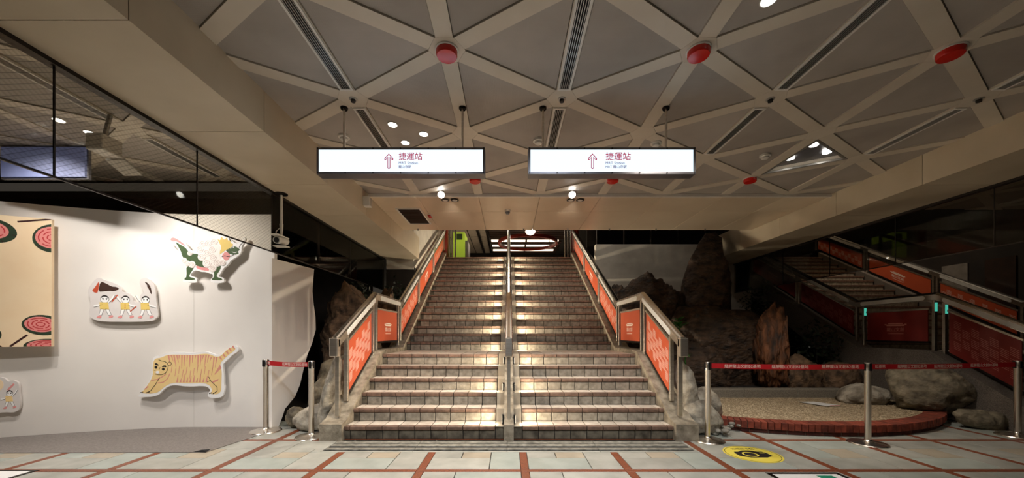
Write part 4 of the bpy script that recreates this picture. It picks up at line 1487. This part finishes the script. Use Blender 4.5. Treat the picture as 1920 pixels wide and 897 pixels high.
Dn = Cutout('drummer_cutout', 'white cut-out of a drummer figure at the left picture edge near the floor', 'wall art', -6.47, -6.067, 0.535, -420, 420, 450, 0.000735)
Dn.board([(-420, 300), (-250, 200), (-60, 150), (60, 145), (160, 170), (210, 240), (280, 210), (350, 225), (390, 280), (395, 360), (400, 450), (420, 560), (405, 690), (350, 740), (250, 755), (190, 735), (90, 745), (-60, 760), (-420, 740)], 'art_board')
boy(Dn, 235, 375, 0.9, -1, 'drummer', True, 'tiger_yellow', 'art_pink')
Dn.paint('drum_top', [ell(0, 280, 135, 110, 22)], 'canvas', 1)
Dn.paint('drum', [[(-130, 470), (60, 480), (50, 700), (-120, 700)]], 'art_brown', 2)
Dn.paint('beater', ribbon([(205, 370), (310, 270)], 30) + ribbon([(0, 440), (30, 390)], 40), 'art_pink', 3)

# printed canvas ----------------------------------------------------------
B = Cutout('printed_canvas', 'cream canvas printed with red cakes on green leaves hanging on the white wall', 'canvas print', -7.30, -5.75, 1.92, -303, 383, 451, 0.00221, off=0.10, thick=0.045)
EDGE = 383
UL = -303
VT, VB = 92, 810
B.board([(UL, VT), (EDGE, VT), (EDGE, VB), (UL, VB)], 'canvas', 0)


def cl(p):
    return clip_poly(p, UL + 1, EDGE - 1, VT + 1, VB - 1)


leaves = [(172, 178, 92, 66, 0.25), (392, 200, 78, 84, 0.6), (120, 750, 90, 66, -0.15), (352, 690, 78, 58, 0.15), (372, 806, 92, 40, 0.0), (-90, 190, 92, 70, -0.2), (-150, 720, 90, 64, 0.3), (-240, 300, 80, 70, 0.4)]
pg, pp, pr_, pv = [], [], [], []
for (cx, cy, rx, ry, ro) in leaves:
    q = cl(smooth_poly(ell(cx, cy, rx, ry, 14, ro), 1))
    if q:
        pg.append(q)
    q = cl(ell(cx - 8, cy - 4, rx * 0.76, ry * 0.74, 26, ro))
    if q:
        pp.append(q)
    pr_ = []
    for kk, s_ in enumerate((0.60, 0.40, 0.20)):
        o_ = ell(cx - 8, cy - 4, rx * s_ + 2.5, ry * s_ + 2.5, 22, ro)
        i_ = ell(cx - 8, cy - 4, rx * s_ - 2.5, ry * s_ - 2.5, 22, ro)
        for a in range(22):
            if (a + kk * 3) % 6 == 0:
                continue
            b = (a + 1) % 22
            q = cl([o_[a], o_[b], i_[b], i_[a]])
            if q:
                pr_.append(q)
    if pr_:
        B.paint('cake_pattern', pr_, 'cake_red', 3)
    for a in range(0, 14, 2):
        e1, e2 = ell(cx, cy, rx * 0.80, ry * 0.80, 14, ro)[a], ell(cx, cy, rx * 0.97, ry * 0.97, 14, ro)[a]
        for z_ in ribbon([e1, e2], 4):
            q = cl(z_)
            if q:
                pv.append(q)
B.paint('leaf_print', pg, 'leaf_print', 1, True)
B.paint('cake', pp, 'cake_pink', 2, True)
tw = []
for seg in ([(262, 122), (384, 92)], [(296, 745), (236, 808)], [(-10, 150), (60, 110)], [(190, 790), (205, 812)]):
    for z_ in ribbon(seg, 9):
        q = cl(z_)
        if q:
            tw.append(q)
B.paint('twig', tw + pv, 'twig', 2)

# ================================================================== STANCHIONS AND BELTS


def stanchion(x, y, label):
    t = thing('belt_stanchion', label, 'stanchion', (x, y, 0), group='stainless belt stanchions')
    obj('base', MB().lathe([(0.0, 0.0), (0.185, 0.0), (0.187, 0.008), (0.18, 0.018), (0.12, 0.028), (0.05, 0.036), (0.036, 0.05), (0.033, 0.06)], 40, (x, y, 0)).mesh('base', 'steel', True), t)
    obj('pole', MB().lathe([(0.032, 0.04), (0.032, 0.84), (0.034, 0.845), (0.034, 0.94), (0.03, 0.948), (0.0, 0.95)], 28, (x, y, 0)).mesh('pole', 'steel', True), t)
    hd = MB()
    for a in (0, PI / 2, PI, 3 * PI / 2):
        ux, uy = math.cos(a), math.sin(a)
        hd.prism([(x + ux * 0.03 - uy * 0.014, y + uy * 0.03 + ux * 0.014), (x + ux * 0.03 + uy * 0.014, y + uy * 0.03 - ux * 0.014),
                  (x + ux * 0.039 + uy * 0.014, y + uy * 0.039 - ux * 0.014), (x + ux * 0.039 - uy * 0.014, y + uy * 0.039 + ux * 0.014)], 0.855, 0.94, 'xyz')
    obj('belt_slots', hd.mesh('belt_slots', 'black_plastic'), t)
    return t


def belt(a, b, label, texts, dark=False):
    a, b = Vector((a[0], a[1], 0.902)), Vector((b[0], b[1], 0.902))
    d = (b - a)
    L = d.length
    ang = math.atan2(d.y, d.x)
    t = thing('barrier_belt', label, 'belt', a, ang, group='red barrier belts')
    n = 24
    mb = MB()
    for k in range(n):
        x0, x1 = 0.036 + (L - 0.072) * k / n, 0.036 + (L - 0.072) * (k + 1) / n
        s0, s1 = (-0.010 * math.sin(PI * q) for q in (k / n, (k + 1) / n))
        mb.add([(x0, -0.001, -0.03 + s0), (x1, -0.001, -0.03 + s1), (x1, -0.001, 0.03 + s1), (x0, -0.001, 0.03 + s0),
                (x0, 0.001, -0.03 + s0), (x1, 0.001, -0.03 + s1), (x1, 0.001, 0.03 + s1), (x0, 0.001, 0.03 + s0)],
               [(0, 1, 2, 3), (7, 6, 5, 4), (3, 2, 6, 7), (0, 4, 5, 1)])
    obj('strap', mb.mesh('strap', 'belt_red'), t, local=(0, 0, 0))
    for x, body in texts:
        me = turn(text_mesh(body, 0.046, 'print_white', 'CENTER', 0.0003), Matrix.Translation((x, -0.0015, -0.010 * math.sin(PI * x / L))) @ UPRIGHT)
        obj('lettering', me, t, local=(0, 0, 0))


ST = [(-3.19, 4.83), (-2.455, 4.578), (2.389, 4.419), (4.186, 4.292), (6.36, 4.60)]
lb = ['stainless stanchion at the corner of the white wall', 'stainless stanchion in front of the left boulders', 'stainless stanchion beside the right end of the first step',
      'stainless stanchion in front of the brick planter', 'stainless stanchion cut by the right picture edge']
for p, l in zip(ST, lb):
    stanchion(p[0], p[1], l)
TX = '艋舺龍山文創B2基地'
belt(ST[0], ST[1], 'short red barrier belt between the two left stanchions', [(0.50, TX), (0.06, '地')])
belt(ST[2], ST[3], 'red lettered belt from the stair end to the planter stanchion', [(0.40, TX), (0.94, TX), (1.50, TX)])
belt(ST[3], ST[4], 'red lettered belt running from the planter stanchion to the right edge', [(0.17, 'B2基地'), (0.62, TX), (1.14, TX), (1.68, TX)])

# ================================================================== PLANTER
PCX, PCY, PR = 4.30, 7.66, 3.10
a0, a1 = -PI / 2 - 0.585, -PI / 2 + 0.76
kerb_y = 6.56
pl_ = thing('brick_planter', 'low round planter edge of upright red bricks', 'planter', (PCX, PCY - PR, 0))
nb = int((a1 - a0) * PR / 0.074)
bm_ = MB().box(-0.032, 0.032, -0.11, 0.11, 0, 0.095).mesh('brick', 'brick_red', bevel=0.003)
for k in range(nb):
    a = a0 + (a1 - a0) * (k + 0.5) / nb
    r = PR - 0.11 + random.uniform(-0.004, 0.004)
    o = obj('brick', bm_, pl_, at=(PCX + r * math.cos(a), PCY + r * math.sin(a), 0.055 + random.uniform(-0.002, 0.002)))
    o.rotation_euler = (0, 0, a - PI / 2)
bm2 = MB().box(-0.098, 0.098, -0.09, 0.09, 0, 0.046).mesh('brick', 'brick_dark', bevel=0.003)
nb2 = int((a1 - a0) * PR / 0.205)
for k in range(nb2):
    a = a0 + (a1 - a0) * (k + 0.5) / nb2
    o = obj('base_brick', bm2, pl_, at=(PCX + (PR - 0.12) * math.cos(a), PCY + (PR - 0.12) * math.sin(a), 0.001))
    o.rotation_euler = (0, 0, a - PI / 2)
mo = MB()
for k in range(60):
    q0, q1 = a0 + (a1 - a0) * k / 60, a0 + (a1 - a0) * (k + 1) / 60
    P = []
    for q in (q0, q1):
        for r in (PR - 0.21, PR - 0.035):
            P.append((PCX + r * math.cos(q), PCY + r * math.sin(q)))
    mo.prism([P[0], P[1], P[3], P[2]], 0.0, 0.135, 'xyz')
obj('mortar_core', mo.mesh('mortar_core', 'mortar'), pl_)
# gravel bed
arc = [(PCX + (PR - 0.2) * math.cos(a0 + (a1 - a0) * k / 40), PCY + (PR - 0.2) * math.sin(a0 + (a1 - a0) * k / 40)) for k in range(41)]
bed = arc + [(6.75, kerb_y + 0.1), (2.35, kerb_y + 0.1)]
gb = tag(obj('gravel_bed', MB().prism(bed, 0.0, 0.138, 'xyz').mesh('gravel_bed', 'gravel')), 'bed of small tan gravel inside the brick planter', 'gravel', kind='stuff')


def inside(p, poly):
    c = False
    for i in range(len(poly)):
        (x1, y1), (x2, y2) = poly[i], poly[i - 1]
        if (y1 > p[1]) != (y2 > p[1]) and p[0] < (x2 - x1) * (p[1] - y1) / (y2 - y1) + x1:
            c = not c
    return c


gm = MB()
OCT = [(1, 0, 0), (-1, 0, 0), (0, 1, 0), (0, -1, 0), (0, 0, 1), (0, 0, -1)]
OF = [(0, 2, 4), (2, 1, 4), (1, 3, 4), (3, 0, 4), (2, 0, 5), (1, 2, 5), (3, 1, 5), (0, 3, 5)]
cnt = 0
while cnt < 15000:
    x, y = random.uniform(2.3, 6.8), random.uniform(4.6, 6.65)
    if not inside((x, y), bed):
        continue
    cnt += 1
    s = random.uniform(0.006, 0.013)
    an = random.uniform(0, PI)
    ca, sa = math.cos(an), math.sin(an)
    e = random.uniform(0.6, 1.0)
    gm.add([(x + s * (vx * ca - vy * e * sa), y + s * (vx * sa + vy * e * ca), 0.139 + s * 0.6 * vz) for vx, vy, vz in OCT], OF)
gme = bpy.data.meshes.new('pebbles')
gme.from_pydata(gm.v, [], gm.f)
set_mat(gme, 'pebble')
# two-tone pebbles
set2 = MATS['pebble']
tag(obj('gravel_pebbles', gme), 'loose tan pebbles covering the planter bed', 'gravel', kind='stuff')
# granite kerb behind the gravel
kb = thing('granite_kerb', 'long grey stone kerb at the back of the gravel bed', 'kerb', (4.3, kerb_y, 0))
ks = [2.30, 3.25, 4.2, 5.15, 6.05]
for a, b in zip(ks[:-1], ks[1:]):
    obj('kerb_stone', MB().box(a + 0.002, b - 0.002, kerb_y, kerb_y + 0.22, 0.0, 0.29).mesh('kerb_stone', 'kerb', bevel=0.012), kb)
tag(obj('planting_soil', MB().box(2.28, 6.60, kerb_y + 0.22, 9.7, 0.0, 0.26).mesh('soil', 'soil')), 'dark soil of the right rockery behind the kerb', 'soil', kind='stuff')
tag(obj('planting_soil', MB().box(-3.02, -2.28, 5.6, 9.0, 0.0, 0.2).mesh('soil', 'soil')), 'dark soil of the left rockery beside the stairs', 'soil', kind='stuff')
t = thing('paper_sheet', 'white paper sheet lying on the gravel bed', 'paper', (4.95, 5.95, 0.15))
obj('sheet', mesh('sheet', [(4.80, 6.10, 0.152), (5.07, 6.12, 0.152), (5.22, 5.80, 0.156), (4.97, 5.74, 0.152), (4.80, 6.10, 0.154), (5.07, 6.12, 0.154), (5.22, 5.80, 0.158), (4.97, 5.74, 0.154)],
                  [(3, 2, 1, 0), (4, 5, 6, 7), (0, 1, 5, 4), (1, 2, 6, 5), (2, 3, 7, 6), (3, 0, 4, 7)], 'paper'), t)
obj('printed_edge', MB().box(5.05, 5.20, 5.775, 5.785, 0.1545, 0.1595).mesh('printed_edge', 'art_pink'), t)
t = thing('utility_box', 'small grey-green utility box behind the right boulders', 'utility box', (2.72, 6.35, 0.29))
obj('body', MB().box(2.68, 2.84, kerb_y + 0.01, kerb_y + 0.17, 0.29, 0.45).mesh('body', 'bin_green', bevel=0.006), t)
obj('lid', MB().box(2.665, 2.855, kerb_y - 0.005, kerb_y + 0.185, 0.45, 0.49).mesh('lid', 'bin_green', bevel=0.012), t)


# ================================================================== ROCKS


def rock(name, label, c, r, seed, m, sub=4, amp=0.22, freq=1.3, ridged=0.5, rot=(0, 0, 0), flat=0.0, cat='rock', strata=0.0):
    bm = bmesh.new()
    bmesh.ops.create_icosphere(bm, subdivisions=sub, radius=1.0)
    off = Vector((seed * 3.71, seed * 1.93, seed * 7.17))
    for v in bm.verts:
        n = v.co.normalized()
        s = Vector((n.x * r[0], n.y * r[1], n.z * r[2]))
        sc = 1 / max(0.2, (r[0] * r[1] * r[2]) ** (1 / 3))
        p = s * sc * freq + off
        d = noise.fractal(p, 0.8, 2.1, 7) * amp
        d += (0.5 - abs(noise.noise(p * 1.7 + Vector((5, 2, 9))))) * amp * ridged
        if strata:
            d += strata * math.sin(14 * n.z + 3 * noise.noise(p)) * 0.5
        d += abs(noise.noise(p * 6.0 + Vector((1, 8, 3)))) * amp * 0.22
        # faceting: pull towards a few cutting planes
        q = n * (1 + d)
        for i in range(5):
            rnd = random.Random(seed * 31 + i)
            pn = Vector((rnd.uniform(-1, 1), rnd.uniform(-1, 1), rnd.uniform(-0.6, 1))).normalized()
            lim = rnd.uniform(0.72, 0.95)
            e = q.dot(pn) - lim
            if e > 0:
                q -= pn * e * 0.75
        if flat and q.z < -flat:
            q.z = -flat
        v.co = Vector((q.x * r[0], q.y * r[1], q.z * r[2]))
    me = bpy.data.meshes.new(name)
    bm.to_mesh(me)
    bm.free()
    me.polygons.foreach_set('use_smooth', [True] * len(me.polygons))
    set_mat(me, m)
    return tag(obj(name, me, at=c, rot=rot), label, cat)


rock('rockery_stone', 'tall knobbly brown rock left of the stairs behind the white wall', (-2.72, 6.45, 1.02), (0.46, 0.42, 1.10), 3, 'rock_brown', 5, 0.24, 1.7, 0.8)
rock('rockery_stone', 'rounded brown rock top right beside the tall left rock, above the left railing', (-2.5, 7.6, 1.15), (0.30, 0.35, 1.0), 8, 'rock_brown', 4, 0.34, 1.6, 0.8)
rock('rockery_stone', 'striated grey rock at the foot of the tall left rock', (-2.62, 5.82, 0.48), (0.34, 0.3, 0.5), 11, 'boulder_dark', 4, 0.22, 1.3, 0.6, (0, 0.3, 0), strata=0.05)
rock('boulder', 'small yellowish boulder at the foot of the return panel', (-2.90, 5.06, 0.13), (0.15, 0.14, 0.15), 5, 'boulder_dark', 4, 0.2, flat=0.85)
rock('boulder', 'flat-topped boulder behind the left stanchion', (-2.62, 4.98, 0.15), (0.27, 0.2, 0.18), 6, 'boulder', 4, 0.2, flat=0.8)
rock('boulder', 'upright brown boulder behind the flat-topped one', (-2.72, 5.38, 0.3), (0.2, 0.2, 0.32), 9, 'boulder_dark', 4, 0.22, flat=0.9)
rock('boulder', 'pale slab leaning on the left stair stringer', (-2.37, 4.92, 0.46), (0.11, 0.2, 0.50), 12, 'boulder', 4, 0.2, 1.4, 0.6, (0, 0.22, 0), flat=0.9)
rock('boulder', 'pale slab leaning on the right stair stringer', (2.36, 4.90, 0.48), (0.12, 0.2, 0.48), 14, 'boulder', 4, 0.2, 1.4, 0.6, (0, -0.18, 0), flat=0.9)
rock('boulder', 'grey boulder between the right stringer and the gravel, behind the other', (2.72, 5.12, 0.30), (0.24, 0.2, 0.21), 15, 'boulder', 4, 0.22, flat=0.9)
rock('boulder', 'grey boulder leaning at the right stringer foot behind the stanchion', (2.48, 4.76, 0.20), (0.25, 0.2, 0.21), 17, 'boulder', 4, 0.22, rot=(0, 0.35, 0))
rock('boulder', 'large rounded boulder at the right end of the planter', (6.36, 5.62, 0.44), (0.50, 0.42, 0.38), 19, 'boulder_dark', 5, 0.16, 1.4, 0.5, flat=0.9)
rock('boulder', 'oblong grey boulder left of the large rounded one', (5.92, 6.12, 0.26), (0.40, 0.26, 0.20), 21, 'boulder', 4, 0.2)
rock('boulder', 'low wedge-shaped boulder on the floor right of the planter', (6.50, 5.02, 0.09), (0.36, 0.17, 0.16), 22, 'boulder_dark', 4, 0.2, rot=(0, 0.2, 0))
rock('rockery_stone', 'tall black stump-shaped rock in the right rockery', (4.42, 8.35, 1.75), (0.55, 0.5, 1.72), 24, 'driftwood', 5, 0.20, 1.3, 0.7)
rock('rockery_stone', 'dark humped rock in front of the off-white wall', (3.15, 8.5, 1.25), (0.82, 0.55, 1.40), 25, 'driftwood', 5, 0.28, 1.4, 0.7)
rock('rockery_stone', 'dark low rock behind the right railing', (2.62, 8.9, 1.2), (0.32, 0.4, 1.25), 31, 'driftwood', 4, 0.28)
rock('rockery_stone', 'broad layered driftwood mass in the middle of the right rockery', (4.35, 7.55, 0.95), (1.10, 0.5, 0.95), 27, 'driftwood', 5, 0.30, 1.8, 0.9, strata=0.10)
rock('driftwood_stump', 'driftwood stump with orange heartwood in the right rockery', (5.02, 7.02, 0.95), (0.30, 0.25, 0.78), 28, 'driftwood_orange', 5, 0.34, 2.2, 0.9)
rock('rockery_stone', 'low dark rock just behind the kerb, right half', (5.55, 7.05, 0.45), (0.50, 0.24, 0.36), 29, 'rock_brown', 4, 0.26)
rock('rockery_stone', 'low dark rock just behind the kerb, left half', (3.55, 7.10, 0.55), (0.70, 0.26, 0.50), 30, 'driftwood', 5, 0.28, 1.6, 0.8, strata=0.08)
rock('rockery_stone', 'small dark rock behind the boulders at the right stringer of the planter', (6.20, 6.95, 0.45), (0.33, 0.3, 0.32), 33, 'rock_brown', 4, 0.26)


def pebbles(label, c, spread, n, seed, m='pebble_grey'):
    rnd = random.Random(seed)
    bm = bmesh.new()
    for k in range(n):
        s = rnd.uniform(0.018, 0.038)
        p = Vector((c[0] + rnd.gauss(0, spread[0]), c[1] + rnd.gauss(0, spread[1]), c[2] + s * 0.6 + abs(rnd.gauss(0, spread[2]))))
        M = Matrix.Translation(p) @ Matrix.Rotation(rnd.uniform(0, 6), 4, 'Z') @ Matrix.Diagonal((s * 1.3, s, s * 0.7, 1))
        bmesh.ops.create_icosphere(bm, subdivisions=2, radius=1.0, matrix=M)
    me = bpy.data.meshes.new('pebbles')
    bm.to_mesh(me)
    bm.free()
    me.polygons.foreach_set('use_smooth', [True] * len(me.polygons))
    set_mat(me, m)
    tag(obj('pebble_heap', me), label, 'pebbles', kind='stuff')


pebbles('grey pebbles between the left boulders and the stringer', (-2.50, 5.30, 0.30), (0.10, 0.10, 0.08), 34, 3)
pebbles('grey pebbles between the right boulders and the brick planter', (2.72, 4.78, 0.0), (0.10, 0.08, 0.05), 46, 4)


# ================================================================== PLANTS
def leaf_mesh(L, W, m, bend=0.35):
    v, f = [], []
    n = 5
    for k in range(n + 1):
        t = k / n
        w = W * math.sin(PI * min(1, t * 0.92 + 0.06)) * 0.5
        y = L * t
        z = -bend * L * t * t
        v += [(-w, y, z + w * 0.3), (0, y, z), (w, y, z + w * 0.3)]
    for k in range(n):
        for c in (0, 1):
            a = k * 3 + c
            f.append((a, a + 1, a + 4, a + 3))
    return mesh('leaf', v, f, m, recalc=False, smooth=True)


def leafy(name, label, c, n, L, m, seed, up=0.5):
    rnd = random.Random(seed)
    t = thing(name, label, 'plant', c)
    ms = [leaf_mesh(L * s, L * s * 0.42, m) for s in (0.7, 0.85, 1.0)]
    for k in range(n):
        a = 2 * PI * k / n + rnd.uniform(-0.3, 0.3)
        o = obj('leaf', rnd.choice(ms), t, local=(rnd.uniform(-0.04, 0.04), rnd.uniform(-0.04, 0.04), rnd.uniform(0.0, 0.16)))
        o.rotation_euler = (rnd.uniform(up - 0.3, up + 0.4), 0, a)
    obj('stem', MB().tube([(0, 0, 0.24 - c[2]), (0.02, 0, 0.14)], 0.008, 6).mesh('stem', m), t, local=(0, 0, 0))


leafy('broadleaf_plant', 'bright green leafy plant behind the right railing end', (3.02, 6.55, 1.36), 16, 0.20, 'leaf', 3)
leafy('broadleaf_plant', 'small green leaf cluster low beside the right rail end', (2.50, 5.25, 0.82), 7, 0.10, 'leaf', 5)


def shrub(label, c, r, n, seed, L=0.10):
    rnd = random.Random(seed)
    t = thing('shrub', label, 'shrub', (c[0], c[1], 0.2))
    mb = MB()
    for k in range(n):
        d = Vector((rnd.gauss(0, 1), rnd.gauss(0, 1), rnd.gauss(0, 1))).normalized() * rnd.uniform(0.4, 1.0)
        p = Vector((c[0] + d.x * r[0], c[1] + d.y * r[1], c[2] + d.z * r[2]))
        ax = Vector((rnd.gauss(0, 1), rnd.gauss(0, 1), rnd.gauss(0.3, 1))).normalized()
        sd = ax.cross(Vector((rnd.gauss(0, 1), rnd.gauss(0, 1), rnd.gauss(0, 1)))).normalized()
        l = L * rnd.uniform(0.6, 1.2)
        mb.add([p, p + ax * l * 0.5 + sd * l * 0.25, p + ax * l, p + ax * l * 0.5 - sd * l * 0.25], [(0, 1, 2, 3)])
    me = bpy.data.meshes.new('foliage')
    me.from_pydata(mb.v, [], mb.f)
    set_mat(me, 'leaf_dark')
    tag(obj('foliage', me, t), kind='stuff')
    obj('stem', MB().tube([(c[0], c[1], 0.2), (c[0], c[1], c[2])], 0.012, 6).mesh('stem', 'soil'), t)


shrub('dark leafy shrub beside the near right railing', (6.15, 7.35, 0.95), (0.42, 0.4, 0.62), 420, 2)
shrub('dark shrub growing behind the driftwood stump', (5.55, 8.2, 1.75), (0.42, 0.4, 0.75), 420, 3)
shrub('dark shrub left of the main stairs behind the left railing', (-2.62, 8.45, 1.9), (0.3, 0.3, 0.7), 380, 4)
shrub('dark leaves above the tall left rock', (-2.80, 6.9, 2.05), (0.22, 0.3, 0.22), 160, 5)

# ================================================================== FLOOR STICKERS, MAT
mt = thing('floor_mat', 'thin grey carpet along the foot of the white wall', 'carpet', (-5.5, 4.4, 0))
edge = [(-3.28, 3.98), (-3.12, 4.85), (-3.12, 5.035)] + [(x, wall_y(x) - 0.005) for x in [-3.4 - 0.2 * k for k in range(20)]] + [(-7.3, 3.9), (-6.0, 3.95)]
obj('pile', MB().prism(edge, 0.0005, 0.007, 'xyz').mesh('pile', 'carpet'), mt)
obj('curled_corner', mesh('curled_corner', [(-3.42, 3.985, 0.007), (-3.27, 3.975, 0.007), (-3.33, 3.99, 0.028), (-3.30, 4.08, 0.008)], [(0, 1, 2), (1, 3, 2), (0, 2, 3)], 'dark_gap'), mt)
sx_, sy_ = 2.60, 3.93
t = thing('floor_sticker', 'round yellow floor sticker with black camera symbol', 'sticker', (sx_, sy_, 0.001), math.radians(0))
obj('disc', MB().prism(ell(0, 0, 0.275, 0.275, 48), 0, 0.0015, 'xyz').mesh('disc', 'yellow'), t, local=(0, 0, 0))
rg_ = MB()
oo, ii = ell(0, 0, 0.258, 0.258, 64), ell(0, 0, 0.252, 0.252, 64)
for k in range(64):
    q = (k + 1) % 64
    rg_.prism([oo[k], oo[q], ii[q], ii[k]], 0.0015, 0.002, 'xyz')
obj('rim_line', rg_.mesh('rim_line', 'ink'), t, local=(0, 0, 0))
camp = obj('camera_symbol', MB().prism(smooth_poly([(-0.17, -0.115), (0.17, -0.115), (0.17, 0.075), (0.09, 0.075), (0.06, 0.115), (-0.06, 0.115), (-0.09, 0.075), (-0.17, 0.075)], 1), 0.0015, 0.002, 'xyz').mesh('camera_symbol', 'ink'), t, local=(0, 0, 0))
lr = MB()
oo, ii = ell(-0.03, -0.015, 0.078, 0.078, 40), ell(-0.03, -0.015, 0.060, 0.060, 40)
for k in range(40):
    q = (k + 1) % 40
    lr.prism([oo[k], oo[q], ii[q], ii[k]], 0.002, 0.0025, 'xyz')
lr.prism([(0.10, 0.02), (0.15, 0.02), (0.15, 0.045), (0.10, 0.045)], 0.002, 0.0025, 'xyz')
obj('lens_ring', lr.mesh('lens_ring', 'yellow'), camp, local=(0, 0, 0))
obj('lettering', turn(text_mesh('拍照打卡點', 0.05, 'ink', 'CENTER'), Matrix.Translation((0, 0.165, 0.002))), t, local=(0, 0, 0))


def floor_frame(label, x0, x1, y0, y1, green):
    t = thing('floor_poster', label, 'floor poster', ((x0 + x1) / 2, (y0 + y1) / 2, 0.001))
    m = MB()
    e = 0.035
    m.box(x0, x1, y1 - e, y1, 0.0005, 0.005)
    m.box(x0, x1, y0, y0 + e, 0.0005, 0.005)
    m.box(x0, x0 + e, y0 + e, y1 - e, 0.0005, 0.005)
    m.box(x1 - e, x1, y0 + e, y1 - e, 0.0005, 0.005)
    obj('frame', m.mesh('frame', 'dark_steel'), t)
    obj('sheet', MB().box(x0 + e, x1 - e, y0 + e, y1 - e, 0.0005, 0.003).mesh('sheet', 'paper'), t)
    for (a, b, c, d) in green:
        obj('green_print', MB().box(a, b, c, d, 0.003, 0.0035).mesh('green_print', 'poster_green'), t)


floor_frame('framed floor poster with green print at the bottom picture edge', 2.37, 3.03, 2.55, 3.40, [(2.78, 2.92, 3.14, 3.33)])
floor_frame('framed floor poster at the bottom left picture corner', -5.2, -4.42, 2.85, 3.47, [(-5.1, -4.9, 2.95, 3.3)])

# lamps over the right staircase
spot((8.5, 8.6, 5.6), (9.2, 9.0, 2.4), 70, 90, WARM, 0.8)
spot((9.6, 11.2, 5.8), (9.8, 11.0, 3.6), 50, 80, WARM, 0.8)
# lamps over the upper flight
spot((0.0, 10.8, 6.2), (0.0, 10.2, 2.6), 45, 110, WARM, 0.8)
spot((1.6, 8.0, 6.2), (3.3, 9.7, 2.9), 70, 60, NEUTRAL, 0.9)
